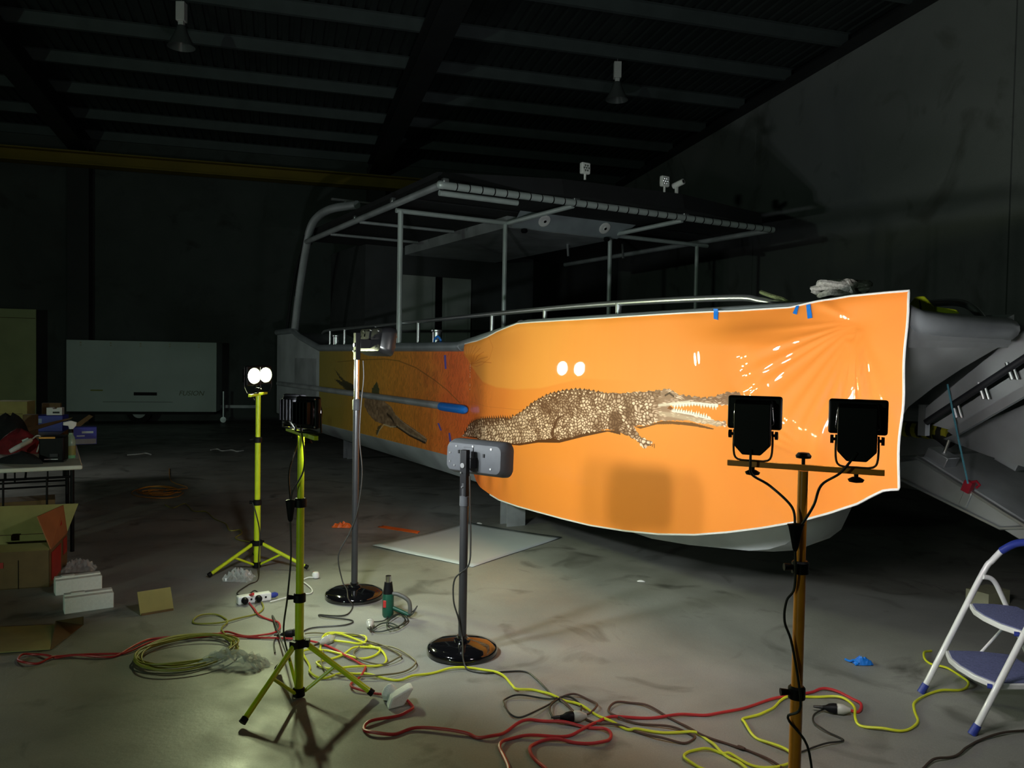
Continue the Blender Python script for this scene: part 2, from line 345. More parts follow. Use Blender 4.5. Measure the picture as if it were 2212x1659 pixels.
PR['tapes'] = [[(3.075,1.982),(3.11,1.98),(3.128,1.911),(3.093,1.918)],[(3.703,1.969),(3.722,1.971),(3.727,1.92),(3.698,1.928)],[(3.778,1.971),(3.805,1.974),(3.838,1.898),(3.811,1.894)],[(-0.954,1.677),(-0.909,1.678),(-0.892,1.531),(-0.926,1.531)],[(-1.093,0.943),(-1.057,0.946),(-0.984,0.873),(-1.019,0.87)],[(-0.812,0.863),(-0.779,0.866),(-0.742,0.773),(-0.787,0.768)]]
PL0, PL1, PZ0, PZ1, PPM = -5.8, 4.45, 0.30, 2.10, 450
PW, PHt = int((PL1-PL0)*PPM), int((PZ1-PZ0)*PPM)
def paint():
    rng = np.random.default_rng(5)
    X = (np.arange(PW)+.5)/PPM + PL0; Z = (np.arange(PHt)+.5)/PPM + PZ0
    img = np.zeros((PHt, PW, 3), np.float32)
    def lf(nx, nz, seed, w=PW, h=PHt):
        r = np.random.default_rng(seed).random((nz+2, nx+2)).astype(np.float32)
        gx = np.linspace(0, nx, w); gz = np.linspace(0, nz, h); ix = gx.astype(int); iz = gz.astype(int)
        fx = (gx-ix)[None, :]; fz = (gz-iz)[:, None]; fx = fx*fx*(3-2*fx); fz = fz*fz*(3-2*fz)
        a = r[iz][:, ix]; b = r[iz][:, ix+1]; c = r[iz+1][:, ix]; d = r[iz+1][:, ix+1]
        return (a*(1-fx)+b*fx)*(1-fz) + (c*(1-fx)+d*fx)*fz
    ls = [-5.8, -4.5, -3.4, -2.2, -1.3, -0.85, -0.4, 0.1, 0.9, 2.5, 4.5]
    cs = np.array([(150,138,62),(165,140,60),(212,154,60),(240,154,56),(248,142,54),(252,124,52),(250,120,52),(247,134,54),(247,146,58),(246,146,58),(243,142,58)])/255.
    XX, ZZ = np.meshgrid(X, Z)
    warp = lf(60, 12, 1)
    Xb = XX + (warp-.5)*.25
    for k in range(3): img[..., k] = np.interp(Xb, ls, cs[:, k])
    # the light round belly beyond the fish's outline
    fc = np.array([(-.332,1.569),(-.141,1.487),(.041,1.42),(.336,1.378),(.676,1.372),(1.1,1.40),(1.7,1.5)])
    cz = np.interp(X, fc[:, 0], fc[:, 1])[None, :]
    up = np.clip((ZZ-cz)*60, 0, 1)*(XX > -.332)*np.clip((2.4-XX)/1.2, 0, 1)
    img += (np.array((250,162,72))/255.-img)*up[..., None]*.85
    # red-orange shoulder of the fish and the scale ripples
    red = np.exp(-((Xb+.62-(ZZ-1.5)*-.35)/.28)**2)*(1-up)
    img += (np.array((253,112,50))/255.-img)*(red*.6)[..., None]
    fade = np.clip((.35-XX)/.7, 0, 1)*(1-up)*np.clip((XX+5.2)/2.5, .25, 1)
    rip = np.sin((XX*105 + 5*np.sin(ZZ*26+XX*3) + 7*lf(150, 36, 2)))
    line = np.clip((rip-.72)*4, 0, 1)*(lf(180, 60, 3) > .3)
    img *= (1-.09*line*fade)[..., None]
    img *= (1+.14*(lf(420, 40, 4)-.5)*fade)[..., None]
    def region(poly, pad=.03):
        p = np.array(poly); x0, z0 = p.min(0)-pad; x1, z1 = p.max(0)+pad
        i0, i1 = np.clip([int((x0-PL0)*PPM), int((x1-PL0)*PPM)+1], 0, PW); j0, j1 = np.clip([int((z0-PZ0)*PPM), int((z1-PZ0)*PPM)+1], 0, PHt)
        return slice(j0, j1), slice(i0, i1)
    def pmask(poly, sl, rag=0.0):
        x, z = XX[sl], ZZ[sl]
        if rag: x = x + (lf(int(x.shape[1]/9)+2, int(x.shape[0]/5)+2, 8, x.shape[1], x.shape[0])-.5)*rag; z = z + (lf(int(x.shape[1]/7)+2, int(x.shape[0]/7)+2, 9, x.shape[1], x.shape[0])-.5)*rag
        ins = np.zeros(x.shape, bool); n = len(poly)
        for i in range(n):
            (xa, za), (xb, zb) = poly[i], poly[(i+1) % n]
            if za == zb: continue
            c = ((za > z) != (zb > z)) & (x < (xb-xa)*(z-za)/(zb-za)+xa); ins ^= c
        return ins
    def fill(poly, col, a=1.0, rag=0.0):
        sl = region(poly); m = pmask(poly, sl, rag)[..., None]*a
        img[sl] += (np.array(col)/255.-img[sl])*m
    def stroke(pts, wid, col, a=1.0):
        for p, q in zip(pts[:-1], pts[1:]):
            sl = region([p, q], wid*2); x, z = XX[sl], ZZ[sl]
            d = np.array(q)-np.array(p); t = np.clip(((x-p[0])*d[0]+(z-p[1])*d[1])/max(d@d, 1e-9), 0, 1)
            e = np.hypot(x-p[0]-t*d[0], z-p[1]-t*d[1]); m = np.clip((wid-e)/wid*2, 0, 1)[..., None]*a
            img[sl] += (np.array(col)/255.-img[sl])*m
    def vor(x, z, cw, ch, jit, seed):
        gx, gz = x/cw, z/ch; ix, iz = np.floor(gx).astype(int), np.floor(gz).astype(int)
        f1 = np.full(x.shape, 9., np.float32); f2 = f1.copy(); idv = np.zeros(x.shape, np.float32)
        tab = np.random.default_rng(seed).random((64, 64, 3)).astype(np.float32)
        for dx in (-1, 0, 1):
            for dz in (-1, 0, 1):
                cx, czz = ix+dx, iz+dz; t = tab[czz % 64, cx % 64]
                ox = cx+.5+(t[..., 0]-.5)*jit + .5*(czz % 2); oz = czz+.5+(t[..., 1]-.5)*jit
                d = np.hypot(gx-ox, gz-oz); n1 = d < f1
                f2 = np.where(n1, f1, np.minimum(f2, d)); idv = np.where(n1, t[..., 2], idv); f1 = np.where(n1, d, f1)
        return f1, f2, idv
    fill(PR['fin'], (250,156,66), .8)
    for k in range(9):
        t = k/8; a = (-.32, 1.585); b = (-.40+.62*t, 1.73+.10*math.sin(PI*t)-.12*t)
        stroke([a, ((a[0]+b[0])/2+.03, (a[1]+b[1])/2+.02), b], .005, (215,110,40), .6)
    stroke(PR['fin']+PR['fin'][:1], .004, (220,110,40), .55)
    stroke(PR['wrap_arc'], .008, (140,85,30), .6)
    stroke([(-4.6,1.56),(-3.6,1.6),(-2.7,1.62),(-2.2,1.6)], .008, (110,85,35), .5)
    stroke([(-.33,1.22),(.2,1.2),(.9,1.21)], .003, (215,115,50), .5)
    for a, b in ((1.58,.0),(1.565,0),(1.545,0),(1.52,0),(1.49,0),(1.47,0),(1.46,0),(1.39,0),(1.375,0),(1.34,0)):
        stroke([(-.335,a),(-.335,a+.001)], .006, (255,255,250), 1)
    # crocodile under the rub rail (on the hull wrap)
    for nm, c in (('wrap_tail',(52,48,34)),('wrap_tail2',(64,58,38)),('wrap_fin',(74,80,52)),('wrap_leg',(96,84,58))): fill(PR[nm], c, .9, .03)
    sl = region(PR['wrap_croc']); mk = pmask(PR['wrap_croc'], sl, .02)
    x, z = XX[sl], ZZ[sl]; f1, f2, idv = vor(x, z, .07, .03, .9, 3)
    sh = np.clip(.55+.5*(lf(40, 14, 31, x.shape[1], x.shape[0])-.4)+(idv-.5)*.25, 0, 1)[..., None]
    cc = np.array((88,66,46))/255.*(1-sh) + np.array((190,156,120))/255.*sh
    img[sl] = np.where(mk[..., None], cc, img[sl])
    lo = [(-1.42,.70),(-1.875,.742),(-2.266,.81),(-2.36,.80)]
    stroke(lo, .016, (40,28,20), .9)
    for k in range(26):
        t = k/25; i = min(int(t*2), 1); u = t*2-i; p = [lo[i][q]+(lo[i+1][q]-lo[i][q])*u for q in (0, 1)]
        stroke([(p[0], p[1]+.006), (p[0], p[1]+.022)], .007, (235,215,185), .9)
    stroke([(-2.3,.805),(-2.47,.79),(-2.7,.80),(-2.85,.72),(-2.93,.64)], .012, (220,205,165), .8)
    stroke([(-2.31,.945),(-2.1,.88),(-1.69,.80),(-1.4,.745)], .008, (215,180,150), .7)
    stroke([(-2.6,.94),(-2.45,.90),(-2.38,.86)], .02, (60,45,32), .8)
    # the big crocodile
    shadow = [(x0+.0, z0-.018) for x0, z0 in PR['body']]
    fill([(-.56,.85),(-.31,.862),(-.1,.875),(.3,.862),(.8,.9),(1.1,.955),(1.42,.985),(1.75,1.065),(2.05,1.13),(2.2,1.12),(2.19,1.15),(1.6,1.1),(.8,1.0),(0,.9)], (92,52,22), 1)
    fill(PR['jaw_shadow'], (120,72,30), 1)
    body = PR['body']; sl = region(body, .05); x, z = XX[sl], ZZ[sl]; hh, ww = x.shape
    mk = pmask(body, sl, .014)
    wx = x + .02*np.sin(z*30) + .03*(lf(60, 12, 21, ww, hh)-.5); wz = z - .12*np.sin((x-.2)*1.25)*(x < 2.4) + .03*(lf(60, 12, 22, ww, hh)-.5)
    fa = vor(wx, wz, .037, .022, .85, 11); fb = vor(wx, wz, .046, .032, .55, 12); fh = vor(wx*.9, wz, .06, .010, .95, 13)
    tail = np.clip((.95-x)/.25, 0, 1); head = np.clip((x-2.5)/.12, 0, 1)
    gap = (fa[1]-fa[0])*(1-tail)+(fb[1]-fb[0])*tail; gap = gap*(1-head)+(fh[1]-fh[0])*head
    idv = fa[2]*(1-tail)+fb[2]*tail; idv = idv*(1-head)+fh[2]*head
    light = (.1+.9*np.clip((gap-.05)/.42, 0, 1))*(.55+.62*idv)
    patch = lf(34, 6, 23, ww, hh)*.55+lf(90, 14, 24, ww, hh)*.45
    light *= np.clip(.3+1.75*(patch-.15), .32, 1.2)
    light *= np.where(x < 1.1, 1.15, .95)
    light = np.maximum(light, .42*head)
    light *= np.clip(1.18-.5*np.clip((z-(.9+.16*(x-.4)))/.36, 0, 1), .6, 1.2)
    ridge = pmask(PR['ridge'], sl, .01); light = np.where(ridge, light*.5 + .1*(fa[2] > .6), light)
    rr = vor(x*1.0+z*.3, wz, .055, .028, .35, 14); dots = ridge & (rr[0] < .24); light = np.where(dots, .95, light)
    snout = np.clip((x-2.75)/.1, 0, 1)*np.clip((z-1.395)/.02, 0, 1); light *= 1-.35*snout
    light = np.where(pmask(PR['armpit'], sl, .02), light*.28, light)
    light = np.where(pmask(PR['haunch_dark'], sl), light*.15, light)
    hd = [(2.2,1.41),(2.35,1.43),(2.62,1.46),(2.6,1.41),(2.4,1.37),(2.2,1.35)]
    light = np.where(pmask(hd, sl, .02), light*.6, light)
    tt = pmask(PR['tailtop'], sl); light = np.where(tt, light*(.62+.45*np.sin((x+z*.7)*95)), light)
    light = np.clip(light, 0, 1)[..., None]
    cc = np.array((92,54,30))/255.*(1-light) + np.array((252,216,190))/255.*light
    img[sl] = np.where(mk[..., None], cc, img[sl])
    # spiny tail crest, teeth, mouth and eye
    for k in range(26):
        t = k/25; px = -.44+1.06*t; pz = np.interp(px, [p[0] for p in body[1:9]], [p[1] for p in body[1:9]])
        fill([(px-.016, pz-.01), (px+.026, pz-.01), (px-.014, pz+.026)], (104,62,34), 1)
    for k in range(22):
        px = .66+1.25*k/21; pz = np.interp(px, [p[0] for p in body[8:17]], [p[1] for p in body[8:17]])
        fill([(px-.018, pz-.008), (px+.02, pz-.004), (px, pz+.012)], (88,52,26), 1)
    fill(PR['mouth'], (130,70,28), 1)
    for tl, sg in ((PR['teeth_up'], -1), (PR['teeth_lo'], 1)):
        xs, zs = [p[0] for p in tl], [p[1] for p in tl]
        stroke(tl, .014, (252,244,226), .95)
        for k in range(15):
            px = xs[0]+(xs[-1]-xs[0])*(k+.5)/15; pz = np.interp(px, xs, zs); hgt = .016+.014*rng.random()
            fill([(px-.010, pz), (px+.010, pz), (px+.004, pz+sg*hgt)], (250,242,222), 1)
            stroke([(px-.012, pz+sg*.002), (px-.012, pz+sg*.012)], .003, (90,60,40), .8)
    stroke([(2.60,1.355),(2.72,1.37),(2.9,1.395)], .012, (250,238,214), .7)
    stroke([(2.62,1.30),(2.75,1.30),(2.95,1.285),(3.2,1.275)], .02, (215,190,160), .55)
    ex, ez = 2.70, 1.43
    stroke([(ex-.04, ez-.006), (ex, ez+.012), (ex+.045, ez-.008)], .008, (70,45,28), .9)
    for k in range(5):
        stroke([(2.485+.022*k, 1.09-.006*k), (2.515+.014*k, 1.075+.004*k)], .004, (70,44,26), .9)
    return np.clip(img, 0, 1)
pic = paint()
rgba = np.ones((PHt, PW, 4), np.float32); rgba[..., :3] = pic
PIMG = bpy.data.images.new('orange_print', PW, PHt); PIMG.pixels.foreach_set(rgba.ravel()); PIMG.update(); PIMG.pack()
def print_mat(name, rough, coat):
    m = bpy.data.materials.new(name); m.use_nodes = True; nt = m.node_tree; b = nt.nodes['Principled BSDF']
    t = nt.nodes.new('ShaderNodeTexImage'); t.image = PIMG; t.extension = 'EXTEND'
    nt.links.new(t.outputs['Color'], b.inputs['Base Color'])
    b.inputs['Specular IOR Level'].default_value = 0.2; b.inputs['Roughness'].default_value = rough; b.inputs['Coat Weight'].default_value = coat; b.inputs['Coat Roughness'].default_value = 0.02
    return m
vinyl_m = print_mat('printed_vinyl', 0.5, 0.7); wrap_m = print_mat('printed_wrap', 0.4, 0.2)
def sheet(name, l0, l1, nl, nz, zb, zt, depth, material, parent):
    vs, uv, fs = [], [], []
    for i in range(nl+1):
        l = l0+(l1-l0)*i/nl; a, b = zb(l), zt(l)
        for j in range(nz+1):
            z = a+(b-a)*j/nz; vs.append((l, depth(l, z, b), z)); uv.append(((l-PL0)/(PL1-PL0), (z-PZ0)/(PZ1-PZ0)))
    w = nz+1
    for i in range(nl):
        for j in range(nz): fs.append((i*w+j, (i+1)*w+j, (i+1)*w+j+1, i*w+j+1))
    me = bpy.data.meshes.new(name); me.from_pydata(vs, [], fs); ul = me.uv_layers.new(name='print')
    idx = np.zeros(len(me.loops), np.int32); me.loops.foreach_get('vertex_index', idx)
    ul.data.foreach_set('uv', np.array(uv, np.float32)[idx].ravel())
    me.polygons.foreach_set('use_smooth', [True]*len(me.polygons)); me.materials.append(material)
    o = bpy.data.objects.new(name, me); COL.objects.link(o); o.parent = parent
    return o
def lin(tab):
    xs = [p[0] for p in tab]; zs = [p[1] for p in tab]
    return lambda l: float(np.interp(l, xs, zs))

# ------------------------------------------------------------------ the boat (x = forward, y = inboard from the near side, z = up)
BOAT_O, BOAT_R = Vector((-0.24, 7.673, 0)), math.radians(-60)
boat = thing('catamaran', 'long grey aluminium catamaran workboat on blocks with a tube framed canopy', 'boat', BOAT_O, BOAT_R)
keel = lin([(-8.2,.42),(-7,.36),(0,.33),(2.3,.31),(3.17,.42),(3.35,.49),(3.46,.58),(3.53,.72),(3.62,1.02),(3.76,1.38),(4.05,1.6),(4.24,1.74),(4.32,1.8)])
chine = lin([(-8.2,.58),(-1,.62),(2.3,.6),(3.0,.68),(3.4,.9),(3.6,1.15),(3.8,1.45),(4.1,1.68),(4.32,1.82)])
sheer = lin([(-8.2,2.06),(-7.1,2.07),(-6.6,1.95),(-5.5,1.765),(-.6,1.765),(.7,1.945),(4.4,1.945)])
def pontoon(y0, sgn):
    Ls = list(np.linspace(-8.2, 2.2, 22)) + [2.6, 2.9, 3.1, 3.25, 3.37, 3.46, 3.53, 3.6, 3.68, 3.76, 3.9, 4.05, 4.2, 4.3]
    m = M(); ring = []
    for l in Ls:
        k, c, t = keel(l), max(chine(l), keel(l)+.02), sheer(l)
        g = min(max((l-2.6)/1.0, 0), 1)*.12*(1 if l < 3.7 else max(0, (4.3-l)/.6))
        ring.append([(0,t),(0,(t+c)/2),(0.0+g,c),(.22+g*.8,k+.03),(.5,k),(.78-g*.8,k+.03),(1.0-g,c),(1.0,(t+c)/2),(1.0,t),(.9,t-.03),(.1,t-.03)])
    n = len(ring[0]); vs = [(l, y0+sgn*w, z) for l, rg in zip(Ls, ring) for w, z in rg]
    fs = [(i*n+k, i*n+(k+1) % n, (i+1)*n+(k+1) % n, (i+1)*n+k) for i in range(len(Ls)-1) for k in range(n)]
    fs += [tuple(range(n)), tuple((len(Ls)-1)*n+k for k in range(n))]
    return m.add(vs, fs)
BW = 5.05
obj('hull', pontoon(0.0, 1), hullp, boat, smooth=True)
obj('hull', pontoon(BW, -1), hullp, boat, smooth=True)
obj('deck', M().box((-2.4, BW/2, 1.2), (11.0, 3.2, .08)).box((-2.4, BW/2, .98), (11.0, 3.08, .05)), alu_d, boat)
obj('crossbeam', M().box((3.15, BW/2, 1.08), (.1, 3.1, .28)), alu_d, boat)
def gun(y): return [(l, y, sheer(l)) for l in (-8.2,-7.6,-7.1,-6.6,-6,-5.5,-4,-2,-.62,-.5,.1,.6,.75,1.5,2.5,3.5,4.2)]
obj('gunwale', M().tube(gun(0) + [(4.24, .02, 1.93), (4.29, .05, 1.9), (4.31, .11, 1.875), (4.32, .3, 1.862), (4.32, .85, 1.862), (4.3, .94, 1.86), (4.24, .99, 1.86), (4.15, 1.01, 1.86), (3.4, 1.02, 1.86)], [.052]*len(gun(0))+[.053,.055,.057]+[.059]*6, 14), gunw, boat, smooth=True)
obj('gunwale', M().tube([(a, BW, c) for a, b, c in gun(0)] + [(4.33, BW-.1, 1.9), (4.33, BW-1, 1.9)], .052, 10), gunw, boat, smooth=True)
obj('bow_plate', M().add([(4.315,.04,1.86),(4.315,.97,1.86),(4.29,.97,1.76),(4.29,.06,1.74)], [(0,1,2,3)]).box((4.3,.5,1.82), (.012,.93,.08)), alu_d, boat)
obj('weld_seam', M().tube([(-.56,0,1.766),(-.54,0,1.77)], .0545, 14), alu, boat, smooth=True)
obj('weld_seam', M().tube([(.62,0,1.94),(.64,0,1.942)], .0545, 14), alu, boat, smooth=True)
rub = [(-7.9,-.045,1.13),(-6,-.045,1.135),(-3,-.045,1.14),(-.92,-.045,1.14)]
obj('rubbing_strake', M().tube(rub, .04, 12), alu_d, boat, smooth=True)
e = M().lathe([(.0,0),(.026,.006),(.04,.03),(.046,.07),(.046,.50),(.044,.58)], (-.34,-.05,1.135), Matrix(((0,0,-1),(0,1,0),(1,0,0))), 16)
obj('taped_strake_end', e, tape, boat, smooth=True)
# hand rail, its stanchions and the bollards
rail = smoothpts([(-5.7,.1,2.0),(-5.4,.1,2.04),(-4,.1,2.05),(-2.6,.1,2.06),(.3,.1,2.085),(1.9,.1,2.085),(3.05,.1,2.06),(3.3,.1,2.03),(3.5,.1,1.99),(3.7,.12,1.97),(4.1,.14,1.965)], 5)
obj('hand_rail', M().tube(rail, .022, 10), alu_t, boat, smooth=True)
for l, z in ((-5.3,2.04),(-4.6,2.05),(-3.3,2.055),(-1.9,2.065),(-.1,2.08),(.86,2.085),(1.9,2.085),(3.42,2.0)):
    obj('rail_post', M().cyl((l,.1,sheer(l)-.02), (l,.1,z), .02 if l < 1.5 else .026, seg=10), alu_t, boat, smooth=True)
for l in (-1.39, -5.0):
    b = obj('bollard', M().lathe([(.05,0),(.05,.14),(.062,.15),(.062,.165),(.05,.17)], (l,.1,1.79), seg=16), alu_t, boat, smooth=True)
    obj('bollard_pin', M().cyl((l-.09,.1,1.87), (l+.09,.1,1.87), .012, seg=8), alu_t, b, smooth=True)
obj('tape_knot', M().tube(smoothpts([(-1.3,.03,1.82),(-1.22,.0,1.85),(-1.18,.02,1.88),(-1.15,.04,1.84),(-1.2,.06,1.83)], 4), .012, 6), tape, boat)
# wrap already stuck to the side
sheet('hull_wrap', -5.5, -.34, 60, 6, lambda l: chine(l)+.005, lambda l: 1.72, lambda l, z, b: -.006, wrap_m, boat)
obj('bare_patch', M().box((-6.3,-.004,1.3), (1.3,.004,.6)), alu_d, boat)
# canopy frame
ZC = 3.42
for w_ in (.06, 1.52, 3.22, 4.85):
    obj('canopy_post', M().cyl((-2.4,w_,1.25 if w_ > .5 else 1.8), (-2.4,w_,ZC), .034 if w_ < .5 else .03, seg=12), satin, boat, smooth=True)
obj('front_tube', M().tube([(-1.12,0.0,3.5),(-1.12,2.5,3.505),(-1.12,5.06,3.5)], .042, 12), satin, boat, smooth=True)
obj('lower_front_tube', M().cyl((-1.2,.02,3.43), (-1.2,1.0,3.43), .032, seg=12), satin, boat, smooth=True)
obj('lashings', (lambda m: [m.lathe([(.0445,-.006),(.046,0),(.0445,.006)], (-1.12,.18+.155*k,3.5), Matrix(((1,0,0),(0,0,1),(0,-1,0))), 12) for k in range(32)] and m)(M()), blackp, boat)['kind'] = 'stuff'
for y in (0.0, 5.06):
    obj('side_tube', M().cyl((-1.12,y,3.5), (-6.3,y,3.5), .04, seg=12), alu_d, boat, smooth=True)
obj('cross_tube', M().cyl((-2.4,0,ZC), (-2.4,5.06,ZC), .03, seg=12), satin, boat, smooth=True)
for y in (1.7, 3.4):
    obj('fore_tube', M().cyl((-2.4,y-.15,ZC), (-1.15,y+.03,3.47), .03, seg=12), satin, boat, smooth=True)
for l in (-3.7, -5.0):
    obj('cross_tube', M().cyl((l,0,3.46), (l,1.4,3.46), .022, seg=10), alu_d, boat, smooth=True)
for l, y in ((-3.3,3.1),(-3.0,3.9)):
    obj('hanging_handle', M().cyl((l,y,3.42), (l+.03,y,3.2), .018, seg=8), alu_t, boat, smooth=True)
obj('end_cap', M().lathe([(.0,.05),(.03,.04),(.046,.02),(.046,-.03)], (-1.12,-.0,3.5), Matrix(((1,0,0),(0,0,-1),(0,1,0))), 12), satin, boat, smooth=True)
for c_, d_ in (((-1.12,.05,3.55),(.07,.07,.05)),((-2.5,.0,3.56),(.07,.06,.06)),((-1.12,1.75,3.55),(.07,.09,.04)),((-1.12,3.45,3.55),(.07,.09,.04)),((-3.9,0,3.55),(.06,.05,.05))):
    obj('frame_joint', M().box(c_, d_), alu_t, boat, bevel=.012)
roof = [(-1.5,.15),(-1.0,1.5),(-.85,3.2),(-1.2,4.95),(-6.4,4.95),(-6.4,.15)]
m = M(); n = len(roof)
vs = [(l-(.0 if l < -5 else .0), w_, 3.55) for l, w_ in roof] + [(l-.05, w_, 3.74) for l, w_ in roof]
m.add(vs, [tuple(range(n)), tuple(range(n, 2*n))] + [(i, (i+1) % n, n+(i+1) % n, n+i) for i in range(n)])
obj('canopy_roof', m, dark, boat)
obj('roof_lining', M().box((-4.3,2.53,3.535), (4.2,4.95,.02)), dark, boat)
obj('roof_duct', M().box((-4.2,2.45,3.45), (3.5,1.75,.15)), alu_d, boat)
fp = obj('speaker_panel', M().prism([(1.58,3.36),(3.28,3.36),(3.5,3.58),(1.6,3.58)], (0,.015), lambda p, q, e: (-2.33+e+(q-3.36)*.9, p, q)), mat('panel_grey', (.34,.39,.42), .5, .2, noise=.2, scale=4), boat)
for y in (2.0, 2.98):
    R = Matrix(((0,0,1),(0,1,0),(-1,0,0))) @ Matrix.Identity(3)
    R = Matrix.Rotation(math.radians(38), 3, 'Y') @ R
    sp = obj('speaker', M().lathe([(.085,0),(.085,.012),(.07,.02),(.03,.012),(.022,.02),(.0,.022)], (-2.33+.1+.02,y,3.47), R, 24), white, fp, smooth=True)
    obj('speaker_cone', M().lathe([(.02,0),(.018,.004),(0,.005)], (-2.33+.1+.042,y,3.455), R, 12), blackp, sp, smooth=True)
for l, y in ((-2.3,1.75),(-2.25,3.05)):
    obj('deck_light', M().lathe([(.03,0),(.045,.02),(.04,.05),(.0,.06)], (l,y,3.30), seg=12), blackp, boat, smooth=True)
for y, l in ((1.72,-.9),(2.91,-.9)):
    q = obj('spot_light', M().box((l,y,3.86), (.06,.12,.13)).box((l-.035,y,3.86), (.03,.09,.1)), spotw, boat, bevel=.028)
    obj('light_bracket', M().cyl((l,y,3.73), (l,y,3.81), .014, seg=8).box((l,y,3.8), (.03,.1,.012)), spotw, q)
    m = M()
    for k in range(7):
        a = PI/3*k; rr = 0 if k == 6 else .032
        m.lathe([(.013,0),(.008,.006),(0,.006)], (l+.03,y+rr*math.cos(a),3.86+rr*math.sin(a)), Matrix(((0,0,1),(0,1,0),(-1,0,0))), 8)
    obj('light_lenses', m, chrome, q)
q = obj('roof_camera', M().cyl((-.98,3.12,3.84), (-.84,3.16,3.88), .036, seg=16).box((-.93,3.13,3.80), (.03,.03,.12)), spotw, boat, smooth=True)
obj('camera_lens', M().cyl((-.845,3.158,3.879), (-.835,3.162,3.881), .02, seg=12), blackp, q)
# aft arch, cabin, pale door panels
arch = smoothpts([(-7.1,.03,2.08),(-6.8,.03,2.8),(-6.45,.03,3.4),(-6.25,.05,3.72),(-6.0,.1,3.88),(-5.6,.2,3.95),(-5.0,.4,3.94)], 5)
ar = obj('aft_arch', M().tube(arch, .066, 10), alu_d, boat, smooth=True)
obj('arch_slot', M().tube([(p[0]-.02, p[1]-.05, p[2]) for p in arch[4:14]], .022, 6), blackp, ar)
obj('aerial_bar', M().box((-5.4,.5,4.06), (.05,.75,.03)).cyl((-5.4,.35,3.93), (-5.4,.35,4.05), .025, seg=8), alu_t, boat)
obj('windscreen_frame', M().tube(smoothpts([(-7.9,.1,2.1),(-7.7,.15,2.9),(-7.4,.2,3.4),(-7.1,.3,3.6)], 4), .03, 8), dark, boat, smooth=True)
obj('cabin', M().box((-7.1,2.6,2.35), (1.9,3.3,2.4)), darkcab, boat)
obj('cabin_sill', M().box((-6.1,2.6,1.5), (.06,3.3,.06)), alu_d, boat)
for y0, y1 in ((1.52, 2.22), (2.36, 2.92)):
    d = obj('cabin_door', M().box((-6.12,(y0+y1)/2,2.2), (.04,y1-y0,1.72)), palep, boat, bevel=.006)
    obj('door_panel', M().box((-6.095,(y0+y1)/2,2.15), (.012,(y1-y0)-.12,1.45)), palep, d, bevel=.004)
obj('door_strip', M().box((-6.11,2.29,2.2), (.03,.1,1.72)), blackp, boat)
# bow: loop rail, boarding ladder folded up, sloping ramp
obj('bow_loop_rail', M().tube(smoothpts([(3.5,.85,1.86),(3.62,.85,1.99),(3.95,.85,2.02),(4.12,.85,2.0),(4.22,.85,1.9),(4.23,.85,1.8)], 5), .022, 10), alu_t, boat, smooth=True)
Y1 = 1.25
ramp = obj('ramp', M().prism([(3.3,1.02),(3.62,1.06),(4.6,.60),(4.62,.56),(4.2,.69),(3.3,.97)], (Y1+.03, Y1+2.4), lambda p, q, e: (p, e, q)), alu_d, boat)
obj('side_beam', M().prism([(3.3,.97),(3.62,1.05),(4.15,.80),(4.62,.58),(4.6,.50),(4.14,.70),(3.51,.89),(3.3,.93)], (Y1-.01, Y1+.03), lambda p, q, e: (p, e, q)), alu, ramp, bevel=.006)
obj('beam_flange', M().tube([(3.3,Y1-.015,.93),(3.51,Y1-.015,.895),(4.14,Y1-.015,.70),(4.3,Y1-.015,.735)], .012, 6).tube([(3.6,Y1-.015,1.06),(4.15,Y1-.015,.80),(4.6,Y1-.015,.6)], .014, 6), alu_t, ramp)
for l, y, z in ((3.68,1.37,1.05),(3.9,1.8,1.06)):
    br = obj('socket_box', M().box((l,y,z), (.15,.13,.1), Matrix.Rotation(math.radians(24), 3, 'Y')), alu, ramp, bevel=.006)
    obj('socket_pin', M().cyl((l+.02,y,z+.04), (l+.05,y,z+.13), .011, seg=8), steel, br)
obj('shackle', M().box((3.95,1.22,.92), (.05,.04,.07), Matrix.Rotation(math.radians(20), 3, 'Y')).tube([(3.97,1.22,.95),(4.0,1.22,.96),(4.02,1.22,.94),(4.0,1.22,.92)], .008, 6), mat('shackle_red', (.35,.01,.03), .4, noise=.2), ramp)
obj('latch_plate', M().box((3.93,1.235,.84), (.05,.02,.1), Matrix.Rotation(math.radians(20), 3, 'Y')), alu, ramp, bevel=.004)
lad = obj('boarding_ladder', M().prism([(3.6,1.33),(3.66,1.40),(4.11,1.78),(4.6,2.15),(4.6,1.98),(4.22,1.70),(3.68,1.30)], (Y1, Y1+.03), lambda p, q, e: (p, e, q)), alu_d, boat)
obj('ladder_tube', M().cyl((3.66,Y1-.02,1.29), (4.6,Y1-.02,1.96), .022, seg=10), mat('black_rubber', (.02,.022,.028), .5, noise=.2), lad, smooth=True)
obj('ladder_web', M().prism([(3.66,1.27),(4.6,1.92),(4.6,1.78),(3.80,1.245)], (Y1+.05, Y1+.07), lambda p, q, e: (p, e, q)), alu_d, lad)
obj('ladder_flange', M().prism([(3.78,1.245),(4.6,1.80),(4.6,1.73),(3.83,1.215)], (Y1+.01, Y1+.05), lambda p, q, e: (p, e, q)), alu, lad)
obj('ladder_panel', M().prism([(3.55,1.16),(4.06,1.42),(4.5,1.62),(4.5,.95),(3.85,1.08)], (1.6, 1.63), lambda p, q, e: (p, e, q)), alu, lad)
for k in range(4):
    l = 3.82+.16*k; z = 1.385+.122*k
    obj('rung', M().cyl((l,Y1-.012,z+.05), (l+.035,Y1-.012,z-.05), .012, seg=8).cyl((l+.03,Y1-.012,z+.05), (l+.065,Y1-.012,z-.05), .008, seg=8), alu_t, lad)
